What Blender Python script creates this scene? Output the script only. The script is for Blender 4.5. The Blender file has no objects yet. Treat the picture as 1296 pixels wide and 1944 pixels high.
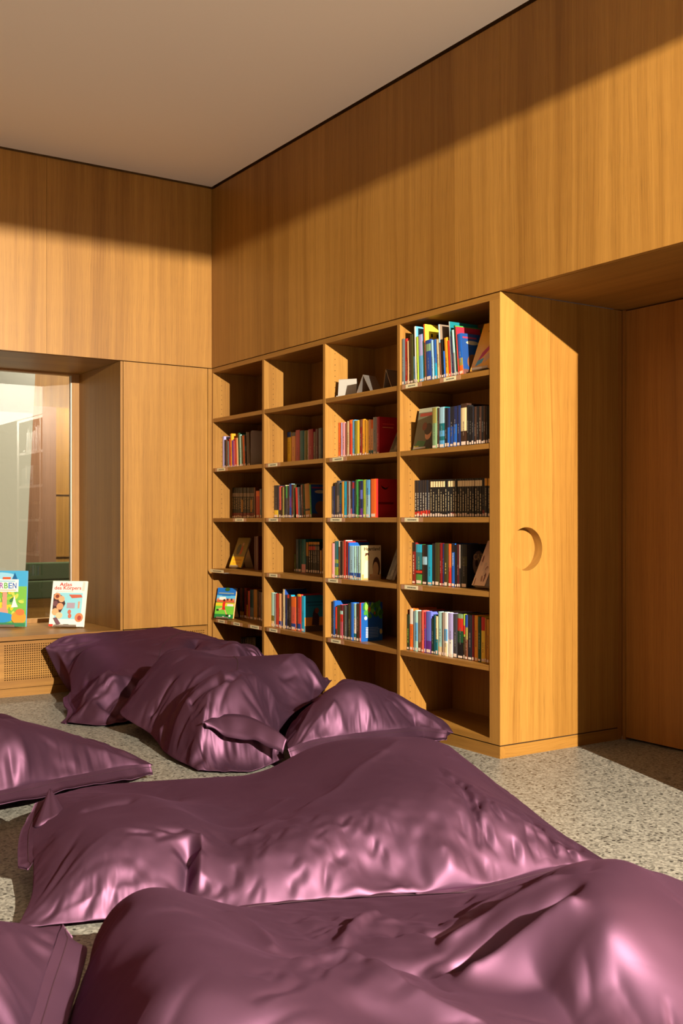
import bpy, bmesh, math, random
import numpy as np
from mathutils import Vector, Matrix

random.seed(7)
scene = bpy.context.scene
COL = scene.collection

# ------------------------------------------------------------------ camera
# world: x = 0 is the bookcase wall, y = 0 is the window wall, z = 0 the floor (metres)
FPX = 2005.25                      # focal length in pixels of the 1296 x 1944 frame
YAW = 0.5829                       # camera heading, clockwise from +y
CAM = np.array([-3.2042, -6.4556, 1.0707])
HOR = 988.3                        # horizon row
cd = bpy.data.cameras.new('camera')
cam = bpy.data.objects.new('camera', cd)
COL.objects.link(cam)
cam.location = CAM
cam.rotation_euler = (math.pi / 2, 0, -YAW)
cd.sensor_fit = 'VERTICAL'
cd.sensor_height = 36.0
cd.lens = FPX / 1944 * 36.0
cd.shift_y = (HOR - 972) / 1944
cd.clip_start = 0.05
cd.dof.use_dof = True
cd.dof.focus_distance = 5.2
cd.dof.aperture_fstop = 9.0
scene.camera = cam

# ------------------------------------------------------------------ light
scene.view_settings.view_transform = 'Standard'
scene.view_settings.look = 'None'
scene.view_settings.gamma = 1.0
scene.view_settings.use_curve_mapping = False
scene.view_settings.exposure = 0.0

w = bpy.data.worlds.new('sky')
scene.world = w
w.use_nodes = True
bg = w.node_tree.nodes['Background']
bg.inputs['Color'].default_value = (0.80, 0.86, 1.0, 1)
bg.inputs['Strength'].default_value = 0.03

# low warm light that comes in under the head of the glass front behind the camera
ld = bpy.data.lights.new('low_sun', 'POINT')
ld.energy = 7100
ld.color = (1.0, 0.88, 0.70)
ld.shadow_soft_size = 0.017
lo = bpy.data.objects.new('low_sun', ld)
COL.objects.link(lo)
SUN = (-1.587, -9.237, 2.885)
lo.location = SUN

# added unseen area light, in place of skylight, brightens the room behind the niche window
ad = bpy.data.lights.new('beyond_fill_light', 'AREA')
ad.shape = 'RECTANGLE'
ad.size, ad.size_y = 2.0, 0.5
ad.energy = 260
ad.color = (1.0, 0.93, 0.80)
ao = bpy.data.objects.new('beyond_fill_light', ad)
COL.objects.link(ao)
ao.location = (0.3, 1.75, 3.25)

# ------------------------------------------------------------------ helpers
_F = np.array([math.sin(YAW), math.cos(YAW), 0.0])
_R = np.array([math.cos(YAW), -math.sin(YAW), 0.0])
_U = np.array([0.0, 0.0, 1.0])


def ray(px, py):
    return _F + (px - 648) / FPX * _R - (py - HOR) / FPX * _U


def on(ax, val, px, py):
    """world point where the measured image ray meets the plane axis = val"""
    d = ray(px, py)
    return CAM + (val - CAM[ax]) / d[ax] * d


def srgb(r, g=None, b=None):
    if g is None:
        r, g, b = r
    def f(c):
        c /= 255.0
        return c / 12.92 if c <= 0.04045 else ((c + 0.055) / 1.055) ** 2.4
    return (f(r), f(g), f(b), 1.0)


class MB:
    """collects faces, becomes one mesh object"""
    def __init__(self):
        self.v, self.f, self.c = [], [], []

    def quad(self, a, b, c, d, col=None):
        n = len(self.v)
        self.v += [tuple(a), tuple(b), tuple(c), tuple(d)]
        self.f.append((n, n + 1, n + 2, n + 3))
        self.c.append(col)

    def poly(self, pts, col=None):
        n = len(self.v)
        self.v += [tuple(p) for p in pts]
        self.f.append(tuple(range(n, n + len(pts))))
        self.c.append(col)

    def box(self, x0, x1, y0, y1, z0, z1, col=None, M=None):
        p = [(x0, y0, z0), (x1, y0, z0), (x1, y1, z0), (x0, y1, z0),
             (x0, y0, z1), (x1, y0, z1), (x1, y1, z1), (x0, y1, z1)]
        if M is not None:
            p = [tuple(M @ Vector(q)) for q in p]
        n = len(self.v)
        self.v += p
        for f in ((0, 3, 2, 1), (4, 5, 6, 7), (0, 1, 5, 4), (1, 2, 6, 5), (2, 3, 7, 6), (3, 0, 4, 7)):
            self.f.append(tuple(n + i for i in f))
            self.c.append(col)
        return self

    def build(self, name, mat, parent=None, smooth=False, kind=None, label=None):
        me = bpy.data.meshes.new(name)
        me.from_pydata(self.v, [], self.f)
        if any(c is not None for c in self.c):
            at = me.color_attributes.new('Col', 'FLOAT_COLOR', 'CORNER')
            arr = []
            for f, c in zip(self.f, self.c):
                arr += list(c or (0.5, 0.5, 0.5, 1)) * len(f)
            at.data.foreach_set('color', arr)
        if smooth:
            me.polygons.foreach_set('use_smooth', [True] * len(me.polygons))
        me.materials.append(mat)
        o = bpy.data.objects.new(name, me)
        COL.objects.link(o)
        if parent:
            o.parent = parent
        if kind:
            o['kind'] = kind
        if label:
            o['label'] = label
        return o


def box(name, mat, x0, x1, y0, y1, z0, z1, parent=None, kind=None, label=None, bev=0):
    o = MB().box(x0, x1, y0, y1, z0, z1).build(name, mat, parent, kind=kind, label=label)
    if bev:
        m = o.modifiers.new('bevel', 'BEVEL')
        m.width = bev
        m.segments = 2
    return o


def empty(name, loc=(0, 0, 0), rz=0):
    o = bpy.data.objects.new(name, None)
    o.empty_display_size = 0.1
    o.location = loc
    o.rotation_euler = (0, 0, rz)
    COL.objects.link(o)
    return o


def tag(o, label, cat, group=None):
    o['label'] = label
    o['category'] = cat
    if group:
        o['group'] = group
    return o


# ------------------------------------------------------------------ materials
def newmat(name):
    m = bpy.data.materials.new(name)
    m.use_nodes = True
    nt = m.node_tree
    b = nt.nodes['Principled BSDF']
    return m, nt, b


def N(nt, typ, **kw):
    n = nt.nodes.new(typ)
    for k, v in kw.items():
        if isinstance(v, (int, float, tuple)) and k in n.inputs:
            n.inputs[k].default_value = v
        else:
            setattr(n, k, v)
    return n


def math_(nt, op, a, b=None):
    n = nt.nodes.new('ShaderNodeMath')
    n.operation = op
    for i, s in enumerate((a, b)):
        if s is None:
            continue
        if isinstance(s, (int, float)):
            n.inputs[i].default_value = s
        else:
            nt.links.new(s, n.inputs[i])
    return n.outputs[0]


def wood(name, grain='z', light=(0.378, 0.188, 0.038), dark=(0.160, 0.062, 0.0075), leaf=0.19, rough=0.42):
    """oak veneer: leaves of different tone, long streaks, fine pores along the grain axis"""
    m, nt, b = newmat(name)
    L = nt.links.new
    tc = N(nt, 'ShaderNodeTexCoord')
    sp = N(nt, 'ShaderNodeSeparateXYZ')
    L(tc.outputs['Object'], sp.inputs[0])
    ax = dict(x=sp.outputs[0], y=sp.outputs[1], z=sp.outputs[2])
    others = [k for k in 'xyz' if k != grain]
    a = math_(nt, 'ADD', ax[others[0]], math_(nt, 'MULTIPLY', ax[others[1]], 1.0 if grain == 'z' else 0.83))
    l = ax[grain]

    def noise(sa, sl, detail, rough_=0.5, off=0.0):
        c = N(nt, 'ShaderNodeCombineXYZ')
        L(math_(nt, 'MULTIPLY', a, sa), c.inputs[0])
        L(math_(nt, 'MULTIPLY', l, sl), c.inputs[1])
        c.inputs[2].default_value = off
        n = N(nt, 'ShaderNodeTexNoise', Scale=1.0, Detail=detail, Roughness=rough_)
        L(c.outputs[0], n.inputs['Vector'])
        return n.outputs['Fac']
    # wavy grain: bend the across coordinate a little along the grain
    bend = noise(3.0, 0.8, 2.0, off=3.0)
    a = math_(nt, 'ADD', a, math_(nt, 'MULTIPLY', math_(nt, 'SUBTRACT', bend, 0.5), 0.06))
    a0 = math_(nt, 'ADD', a, 40.0)
    f1 = math_(nt, 'FLOOR', math_(nt, 'DIVIDE', a0, leaf))
    f2 = math_(nt, 'FLOOR', math_(nt, 'DIVIDE', a0, leaf * 0.447))
    w1 = N(nt, 'ShaderNodeTexWhiteNoise', noise_dimensions='1D')
    L(f1, w1.inputs['W'])
    w2 = N(nt, 'ShaderNodeTexWhiteNoise', noise_dimensions='1D')
    L(f2, w2.inputs['W'])
    s1 = noise(26, 0.35, 4.0, 0.6)
    s2 = noise(150, 1.6, 3.0, 0.6, 5.0)
    s3 = noise(620, 7.0, 2.0, 0.6, 9.0)
    t = math_(nt, 'ADD', math_(nt, 'MULTIPLY', w1.outputs['Value'], 0.30),
              math_(nt, 'MULTIPLY', w2.outputs['Value'], 0.16))
    t = math_(nt, 'ADD', t, math_(nt, 'MULTIPLY', s1, 0.85))
    t = math_(nt, 'ADD', t, math_(nt, 'MULTIPLY', s2, 0.75))
    s4 = noise(8.5, 0.22, 3.0, 0.55, 13.0)
    t = math_(nt, 'ADD', t, math_(nt, 'MULTIPLY', s4, 0.85))
    t = math_(nt, 'SUBTRACT', t, 0.90)
    mx = N(nt, 'ShaderNodeMix', data_type='RGBA')
    L(t, mx.inputs['Factor'])
    mx.inputs['A'].default_value = (*dark, 1)
    mx.inputs['B'].default_value = (*light, 1)
    pore = N(nt, 'ShaderNodeMapRange')
    pore.inputs['From Min'].default_value = 0.30
    pore.inputs['From Max'].default_value = 0.46
    pore.inputs['To Min'].default_value = 0.72
    pore.inputs['To Max'].default_value = 1.0
    L(s3, pore.inputs['Value'])
    mu = N(nt, 'ShaderNodeMix', data_type='RGBA', blend_type='MULTIPLY')
    mu.inputs['Factor'].default_value = 1.0
    L(mx.outputs['Result'], mu.inputs['A'])
    L(pore.outputs[0], mu.inputs['B'])
    L(mu.outputs['Result'], b.inputs['Base Color'])
    b.inputs['Roughness'].default_value = rough
    b.inputs['Specular IOR Level'].default_value = 0.35
    bp = N(nt, 'ShaderNodeBump', Strength=0.12, Distance=0.001)
    L(s3, bp.inputs['Height'])
    L(bp.outputs[0], b.inputs['Normal'])
    return m


M_WOODV = wood('oak_veneer_vertical', 'z')
M_WOODY = wood('oak_veneer_along_y', 'y', leaf=0.3)
M_WOODX = wood('oak_veneer_along_x', 'x', leaf=0.3)
M_DOOR = wood('oak_veneer_door', 'z', light=(0.40, 0.175, 0.036), dark=(0.20, 0.074, 0.010))


def plain(name, col, rough=0.6, spec=0.3, metal=0.0, bump=None):
    m, nt, b = newmat(name)
    b.inputs['Base Color'].default_value = (*col[:3], 1)
    b.inputs['Roughness'].default_value = rough
    b.inputs['Specular IOR Level'].default_value = spec
    b.inputs['Metallic'].default_value = metal
    if bump:
        tc = N(nt, 'ShaderNodeTexCoord')
        n = N(nt, 'ShaderNodeTexNoise', Scale=bump[0], Detail=4.0)
        nt.links.new(tc.outputs['Object'], n.inputs['Vector'])
        bp = N(nt, 'ShaderNodeBump', Strength=bump[1], Distance=0.002)
        nt.links.new(n.outputs['Fac'], bp.inputs['Height'])
        nt.links.new(bp.outputs[0], b.inputs['Normal'])
    return m


M_CEIL = plain('ceiling_plaster', (0.80, 0.775, 0.735), 0.9, 0.1, bump=(60, 0.1))
M_GAP = plain('dark_joint', (0.03, 0.017, 0.009), 0.8, 0.1)
M_PLASTER = plain('warm_plaster', (0.62, 0.55, 0.46), 0.85, 0.1, bump=(40, 0.1))
M_DARKW = wood('dark_stained_oak', 'z', light=(0.16, 0.08, 0.03), dark=(0.09, 0.04, 0.014))
M_CONC = plain('pale_concrete', (0.30, 0.285, 0.235), 0.85, 0.15, bump=(30, 0.3))
M_FRAME = wood('window_frame_oak', 'z', light=(0.42, 0.225, 0.07), dark=(0.26, 0.12, 0.03))
M_STEEL = plain('brushed_steel', (0.55, 0.50, 0.45), 0.38, 0.5, 0.85)
M_WPAINT = plain('pale_painted_steel', (0.40, 0.38, 0.34), 0.45, 0.4)
M_PAPER = plain('paper_pages', (0.66, 0.58, 0.44), 0.85, 0.1)
M_CARD = plain('cream_label_card', (0.74, 0.68, 0.42), 0.55, 0.3)
M_TAPE = plain('clear_tape_over_oak', (0.42, 0.22, 0.12), 0.25, 0.5)
M_INK = plain('printed_ink', (0.05, 0.045, 0.04), 0.7, 0.1)
M_STICK = plain('spine_sticker', (0.82, 0.66, 0.55), 0.4, 0.4)
M_GREENB = plain('dark_green_felt', (0.05, 0.065, 0.03), 0.9, 0.1)


def terrazzo():
    m, nt, b = newmat('terrazzo_floor')
    L = nt.links.new
    tc = N(nt, 'ShaderNodeTexCoord')

    def vor(scale, rnd=1.0):
        v = N(nt, 'ShaderNodeTexVoronoi', Scale=scale, Randomness=rnd)
        L(tc.outputs['Object'], v.inputs['Vector'])
        s = N(nt, 'ShaderNodeSeparateColor')
        L(v.outputs['Color'], s.inputs[0])
        return v.outputs['Distance'], s.outputs[0], s.outputs[1]

    def ramp(src, stops):
        r = N(nt, 'ShaderNodeValToRGB')
        r.color_ramp.interpolation = 'CONSTANT'
        el = r.color_ramp.elements
        while len(el) < len(stops):
            el.new(0.5)
        for e, (p, c) in zip(el, stops):
            e.position = p
            e.color = (*c, 1)
        L(src, r.inputs[0])
        return r.outputs[0]
    d1, r1, g1 = vor(64)
    d2, r2, g2 = vor(125)
    base = ramp(r2, [(0, (0.144, 0.139, 0.119)), (0.30, (0.246, 0.237, 0.203)), (0.62, (0.196, 0.189, 0.162)), (0.84, (0.298, 0.287, 0.246)), (0.93, (0.070, 0.067, 0.058))])
    chips = ramp(r1, [(0, (0.025, 0.024, 0.021)), (0.16, (0.063, 0.060, 0.052)), (0.27, (0.163, 0.156, 0.134)), (0.60, (0.273, 0.264, 0.226)), (0.88, (0.117, 0.113, 0.097))])
    inside = math_(nt, 'LESS_THAN', d1, 0.42)
    some = math_(nt, 'LESS_THAN', g1, 0.62)
    mx = N(nt, 'ShaderNodeMix', data_type='RGBA')
    L(math_(nt, 'MULTIPLY', inside, some), mx.inputs['Factor'])
    L(base, mx.inputs['A'])
    L(chips, mx.inputs['B'])
    L(mx.outputs['Result'], b.inputs['Base Color'])
    b.inputs['Roughness'].default_value = 0.42
    b.inputs['Specular IOR Level'].default_value = 0.4
    return m


M_FLOOR = terrazzo()


def print_mat(name, rough, spec):
    m, nt, b = newmat(name)
    a = N(nt, 'ShaderNodeAttribute', attribute_name='Col')
    nt.links.new(a.outputs['Color'], b.inputs['Base Color'])
    b.inputs['Roughness'].default_value = rough
    b.inputs['Specular IOR Level'].default_value = spec
    return m


M_COVER = print_mat('printed_cover', 0.38, 0.4)


def glass_mat():
    m = bpy.data.materials.new('window_glass')
    m.use_nodes = True
    nt = m.node_tree
    nt.nodes.remove(nt.nodes['Principled BSDF'])
    out = nt.nodes['Material Output']
    tr = N(nt, 'ShaderNodeBsdfTransparent')
    tr.inputs[0].default_value = (0.93, 0.95, 0.92, 1)
    gl = N(nt, 'ShaderNodeBsdfGlossy')
    gl.inputs['Roughness'].default_value = 0.0
    fr = N(nt, 'ShaderNodeFresnel', IOR=1.62)
    mx = N(nt, 'ShaderNodeMixShader')
    nt.links.new(math_(nt, 'MULTIPLY', fr.outputs[0], 1.3), mx.inputs[0])
    nt.links.new(tr.outputs[0], mx.inputs[1])
    nt.links.new(gl.outputs[0], mx.inputs[2])
    nt.links.new(mx.outputs[0], out.inputs[0])
    return m


M_GLASS = glass_mat()

# ------------------------------------------------------------------ room shell
ZC = 3.322          # ceiling
ZH = 2.10           # head of bookcase, niche and door recess
YE = -2.888         # end face of the bookcase
YJ = -4.383         # far jamb of the door recess
XD = 0.799          # door plane
XN = -0.651         # right reveal of the window niche
DN = 0.777          # niche depth
XL = -6.3           # left wall
YF = -6.95          # glass front behind the camera
ZF = 2.872          # its head
G = 0.0028          # half joint


def struct(o):
    o['kind'] = 'structure'
    return o


struct(box('floor', M_FLOOR, XL - 0.2, 1.0, YF - 0.3, 0.02, -0.1, 0))
struct(box('ceiling', M_CEIL, XL, -0.012, YF, -0.022, ZC, ZC + 0.1))
# right wall: backing plus upper panels
wr = struct(MB().box(0.03, 0.25, YF, 0.3, ZH + 0.03, ZC + 0.3).build('wall_right', M_DARKW))
for i, (a, b_) in enumerate(((0.0, -1.444), (-1.444, YE), (YE, YJ), (YJ, -5.7), (-5.7, YF))):
    box('panel', M_WOODV, 0, 0.03, b_ + (G * 0.3 if i < 4 else 0), a - (G * 0.3 if i else 0), ZH + G, ZC - 0.012, wr)
box('lower_panel', M_WOODV, 0, 0.15, YF, YJ, 0, ZH, wr)
box('jamb', M_WOODV, 0.15, XD, YJ - 0.05, YJ, 0, ZH, wr)
box('recess_soffit', M_WOODY, 0.0305, XD + 0.03, YJ - 0.05, YE - 0.001, ZH + 0.001, ZH + 0.03, wr)
# door at the back of the recess
d = struct(MB().box(XD, XD + 0.045, YJ, YE - 0.022, 0.012, ZH - 0.006).build('door_1', M_DOOR))
box('door_frame', M_DOOR, XD - 0.002, XD + 0.04, YE - 0.019, YE - 0.0005, 0, ZH, d)
struct(box('wall_recess', M_GAP, XD + 0.05, XD + 0.1, YJ - 0.05, YE + 0.3, 0, ZH + 0.03))

# back wall
wb = struct(MB().box(XL, 0.03, 0.03, 0.06, ZH + 0.03, ZC + 0.3).build('wall_back', M_DARKW))
for a, b_ in ((0, -1.13), (-1.13, -2.5), (-2.5, -3.75), (-3.75, -5.0), (-5.0, XL)):
    box('panel', M_WOODV, b_ + G * 0.25, a - G * 0.25, 0, 0.03, ZH + G, ZC - 0.006, wb)
PX1 = on(1, 0, 234.0, 988)[0]
PX2 = on(1, 0, 394.3, 988)[0]
ZS = 0.366          # sill
box('reveal_board', M_WOODV, XN, PX1 - G * 1.4, 0, DN + 0.05, ZS + 0.001, ZH - 0.003, wb)
box('tall_panel', M_WOODV, PX1, PX2 - G, 0, 0.03, ZS + G, ZH - G, wb)
box('corner_strip', M_WOODV, PX2 + G * 0.6, 0, 0, 0.03, 0.05, ZH - G, wb)
box('backing', M_GAP, PX1 - 0.004, 0, 0.03, 0.06, 0, ZH + 0.03, wb)
box('niche_soffit', M_WOODX, -3.0, PX1, 0.0305, DN + 0.05, ZH + 0.001, ZH + 0.03, wb)
box('niche_sill', M_WOODX, -3.0, PX1 - G, 0, DN + 0.05, ZS - 0.026, ZS, wb)
box('niche_side', M_WOODV, -3.02, -3.0, 0, DN + 0.05, ZS, ZH, wb)
box('left_panel', M_WOODV, XL, -3.02, 0, 0.03, 0.0, ZH - G, wb)
struct(box('baseboard_back', M_WOODX, -3.0, PX2, 0.0, 0.03, 0, 0.052 - G))


def perforated(name, x0, x1, z0, z1, hx0, hx1, hz0, hz1, pitch, r, parent):
    """front panel with a real grid of drilled holes"""
    m = MB()
    y, yb = 0.0, 0.012
    nx = int(round((hx1 - hx0) / pitch))
    nz = int(round((hz1 - hz0) / pitch))
    hx1, hz1 = hx0 + nx * pitch, hz0 + nz * pitch
    for a, b_, c, d_ in ((x0, hx0, z0, z1), (hx1, x1, z0, z1), (hx0, hx1, z0, hz0), (hx0, hx1, hz1, z1)):
        m.quad((a, y, c), (b_, y, c), (b_, y, d_), (a, y, d_))
    n = 8
    h = pitch / 2
    sq = [(h, 0), (h, h), (0, h), (-h, h), (-h, 0), (-h, -h), (0, -h), (h, -h)]
    for i in range(nx):
        for k in range(nz):
            cx, cz = hx0 + (i + .5) * pitch, hz0 + (k + .5) * pitch
            ci = [(cx + r * math.cos(t * math.pi / 4), cz + r * math.sin(t * math.pi / 4)) for t in range(n)]
            for t in range(n):
                u = (t + 1) % n
                m.quad((ci[t][0], y, ci[t][1]), (cx + sq[t][0], y, cz + sq[t][1]), (cx + sq[u][0], y, cz + sq[u][1]), (ci[u][0], y, ci[u][1]))
                m.quad((ci[t][0], y, ci[t][1]), (ci[u][0], y, ci[u][1]), (ci[u][0], yb, ci[u][1]), (ci[t][0], yb, ci[t][1]))
    o = m.build(name, M_WOODX, parent)
    return o


gx0 = on(1, 0, 7.5, 1260)[0]
perforated('grille_panel', -1.9, PX1 - G, 0.052, ZS - 0.026 - 2 * G, gx0, PX1 - 0.03, 0.096, 0.325, 0.0139, 0.0041, wb)
perforated('grille_panel', PX1 + G, PX2 - G, 0.052, ZS - G, PX1 + 0.05, PX2 - 0.022, 0.10, 0.343, 0.0139, 0.0041, wb)
box('grille_panel', M_WOODX, -3.0, -1.9, 0, 0.02, 0.052, ZS - 0.026 - 2 * G, wb)
box('backing', M_GAP, -3.0, 0, 0.06, 0.07, 0.0, ZS - 0.03, wb)

# window of the niche
w1 = struct(MB().box(-3.0, XN, DN - 0.005, DN + 0.055, ZH - 0.012, ZH + 0.0).build('window_1', M_FRAME))
box('window_frame', M_FRAME, XN - 0.052, XN, DN - 0.005, DN + 0.055, ZS, ZH - 0.012, w1)
box('window_frame', M_FRAME, -3.0, XN - 0.052, DN - 0.005, DN + 0.055, ZS, ZS + 0.028, w1)
box('edge_reflection_strip', M_STEEL, XN - 0.058, XN - 0.052, DN + 0.004, DN + 0.012, ZS + 0.028, ZH - 0.012, w1)  # steel strip put in for the bright reflection along the glass edge
g = MB()
g.quad((-3.0, DN + 0.02, ZS + 0.02), (XN - 0.05, DN + 0.02, ZS + 0.02), (XN - 0.05, DN + 0.02, ZH), (-3.0, DN + 0.02, ZH))
g.build('pane', M_GLASS, w1)

# front, left and the shell behind the camera
wf = struct(MB().box(XL, 0.25, YF - 0.25, YF, ZF, ZC + 0.3).build('wall_front', M_DARKW))
struct(box('wall_left', M_DARKW, XL - 0.2, XL, YF, 0.06, 0, ZC + 0.3))
box('pier', M_DARKW, XL, XL + 0.4, YF - 0.25, YF, 0, ZF, wf)
box('pier', M_DARKW, -0.12, 0.25, YF - 0.25, YF, 0, ZF, wf)
struct(box('roof', M_PLASTER, XL - 0.2, 1.2, YF - 0.25, 0.1, ZC + 0.3, ZC + 0.5))
struct(box('ground', plain('pale_paving', (0.36, 0.33, 0.28), 0.9, 0.1), -30, 30, -30, YF - 0.3, -0.12, -0.02))

# the room beyond the niche window
struct(box('floor_beyond', M_CONC, -6, 2.5, DN + 0.1, 5.5, -0.1, 0))
wx = struct(MB().box(-0.4, 2.2, 3.6, 3.75, 0, 3.4).build('wall_beyond', M_WOODV))
struct(box('ceiling_beyond', M_PLASTER, -4.2, 2.2, DN + 0.1, 3.8, 3.32, 3.45))
# wood screen, concrete fin and bench in the room beyond
fin = MB()
ya, yb = 2.0, 2.25
pa, pb = on(1, ya, 67.5, 700), on(1, ya, 46.0, 1130)
k = (pa[0] - pb[0]) / (pa[2] - pb[2])
xb, xt = pb[0] - k * pb[2], pa[0] + k * (3.4 - pa[2])
A = [(-4.0, ya, 0), (xb, ya, 0), (xt, ya, 3.4), (-4.0, ya, 3.4)]
B = [(x, yb, z) for x, y, z in A]
fin.poly(A); fin.poly(B[::-1])
for i in range(4):
    j = (i + 1) % 4
    fin.quad(A[j], A[i], B[i], B[j])
struct(fin.build('wall_concrete', M_CONC))
M_BROWN = wood('shaded_wood_panel', 'z', light=(0.26, 0.13, 0.07), dark=(0.15, 0.07, 0.035))  # shade and reflections on the wood beyond are put into this brown
x0, x1, x2 = on(1, 2.7, 40, 900)[0], on(1, 2.7, 106.5, 900)[0], on(1, 2.7, 150, 900)[0]
zt = on(1, 2.7, 90, 772)[2]
cb = tag(MB().box(x0, x1, 2.7, 3.2, 0, zt).build('cupboard', M_BROWN), 'tall brown block for a shaded wood jamb, seen through the niche window', 'cupboard')  # cupboard shape stands in for a shaded wood jamb
tn = tag(MB().box(x1 + 0.002, x2 + 0.6, 2.72, 3.2, 0, zt).build('storage_unit', M_WOODV), 'oak storage unit beside the brown block behind the window glass', 'cupboard')
for zz in (0.75, 1.30):
    box('shelf_line', M_WOODX, x1 + 0.002, x2 + 0.6, 2.712, 2.72, zz, zz + 0.012, tn)
zb1, zb0 = on(1, 2.3, 90, 1068)[2], on(1, 2.3, 90, 1136)[2]
bn = tag(empty('bench', (0, 0, 0)), 'dark green upholstered bench behind the niche window', 'bench')
xbl = on(1, 2.3, 30, 1100)[0]
box('backrest', M_GREENB, xbl, xbl + 1.9, 2.3, 2.4, (zb0 + zb1) / 2 + 0.004, zb1, bn, bev=0.01)
box('seat', M_GREENB, xbl, xbl + 1.9, 2.29, 2.6, zb0, (zb0 + zb1) / 2, bn, bev=0.01)
box('base', M_WOODX, xbl, xbl + 1.9, 2.31, 2.6, 0, zb0, bn)

# ------------------------------------------------------------------ bookcase
T = 0.0225
W = 0.6833
DEP = 0.345
YB = [(-0.017 - i * (W + T), -0.017 - i * (W + T) - W) for i in range(4)]   # clear bays (left, right)
ZSH = [1.734, 1.398, 1.062, 0.7225, 0.387]                                   # undersides of the shelves
TS = 0.025
ZB = 0.083
bc = tag(empty('bookcase', (0.17, -1.45, 0)), 'built-in oak bookcase with four bays of shelves beside the window wall', 'bookcase')


def bcpart(name, mat, x0, x1, y0, y1, z0, z1, parent=None, **kw):
    o = box(name, mat, x0, x1, y0, y1, z0, z1, **kw)
    if parent is None:
        o.parent = bc
        o.matrix_parent_inverse = Matrix.Translation((-0.17, 1.45, 0))
    else:
        o.parent = parent
    return o


def adopt(o, root=None):
    root = root or bc
    o.parent = root
    o.matrix_parent_inverse = Matrix.Translation(-Vector(root.location))
    return o


bcpart('top_board', M_WOODY, 0, DEP, YE + 0.002, 0, 2.069, ZH - G)
bcpart('bottom_board', M_WOODY, 0, DEP, YB[3][1], 0, 0.06, ZB)
bcpart('back_panel', M_WOODV, DEP, DEP + 0.02, YE + 0.06, 0, 0.06, ZH)
bcpart('side_panel', M_WOODV, 0, DEP, YB[0][0], 0, ZB, 2.069)
bcpart('plinth', M_WOODY, 0.0, 0.03, YE, 0, 0, 0.06 - 2 * G)
bcpart('shadow_joint', M_GAP, 0.004, DEP, YE + 0.004, 0, 0.06 - 2 * G, 0.06)
divs = [adopt(box('divider', M_WOODV, 0, DEP, YB[i + 1][0], YB[i][1], ZB, 2.069)) for i in range(3)]
bcpart('stile', M_WOODV, 0, 0.03, YE + 0.0004, YB[3][1], 0.06, 2.069)
bcpart('bay_side', M_WOODV, 0.03, DEP, YB[3][1] - 0.02, YB[3][1], 0.06, 2.069)
# drilled shelf-pin holes: tiny dark pits down each lit side
for i in range(4):
    mb = MB()
    yf = YB[i][0]
    for xh in (0.066,):
        z = 0.13
        while z < 2.03:
            pts = [(xh + 0.0026 * math.cos(t), yf - 0.0004, z + 0.0026 * math.sin(t)) for t in [q * math.pi / 3 for q in range(6)]]
            mb.poly(pts)
            z += 0.032
    adopt(mb.build('pin_holes', M_GAP, kind='stuff'))

# end panel with the round finger recess
ep = MB()
hx, hz, hr, hd = 0.160, 0.941, 0.0995, 0.052
xa, xe, za, ze = 0.0, 0.7655, 0.06, ZH - 0.001
nseg = 96
circ = [(hx + hr * math.cos(2 * math.pi * t / nseg), hz + hr * math.sin(2 * math.pi * t / nseg)) for t in range(nseg)]
q = 0.14
sqr = []
for t in range(nseg):
    c, s = math.cos(2 * math.pi * t / nseg), math.sin(2 * math.pi * t / nseg)
    kk = q / max(abs(c), abs(s))
    sqr.append((hx + c * kk, hz + s * kk))
y = YE
for t in range(nseg):
    u = (t + 1) % nseg
    ep.quad((circ[t][0], y, circ[t][1]), (sqr[t][0], y, sqr[t][1]), (sqr[u][0], y, sqr[u][1]), (circ[u][0], y, circ[u][1]))
    ep.quad((circ[t][0], y, circ[t][1]), (circ[u][0], y, circ[u][1]), (circ[u][0], y + hd, circ[u][1]), (circ[t][0], y + hd, circ[t][1]))
ep.poly([(c[0], y + hd, c[1]) for c in circ])
for a, b_, c, d_ in ((xa, hx - q, za, ze), (hx + q, xe, za, ze), (hx - q, hx + q, za, hz - q), (hx - q, hx + q, hz + q, ze)):
    ep.quad((a, y, c), (b_, y, c), (b_, y, d_), (a, y, d_))
ep.quad((xe, y, za), (xe, y + 0.06, za), (xe, y + 0.06, ze), (xe, y, ze))
adopt(ep.build('end_panel', M_WOODV, label='oak end panel with a round recessed grip'))
adopt(box('end_plinth', M_WOODX, 0.03, 0.7655, YE, YE + 0.03, 0, 0.06 - 2 * G))
adopt(box('end_joint', M_GAP, 0.03, 0.7655, YE + 0.003, YE + 0.02, 0.06 - 2 * G, 0.06))
adopt(box('filler_strip', M_DOOR, 0.767, XD, YE + 0.004, YE + 0.03, 0, ZH))

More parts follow.
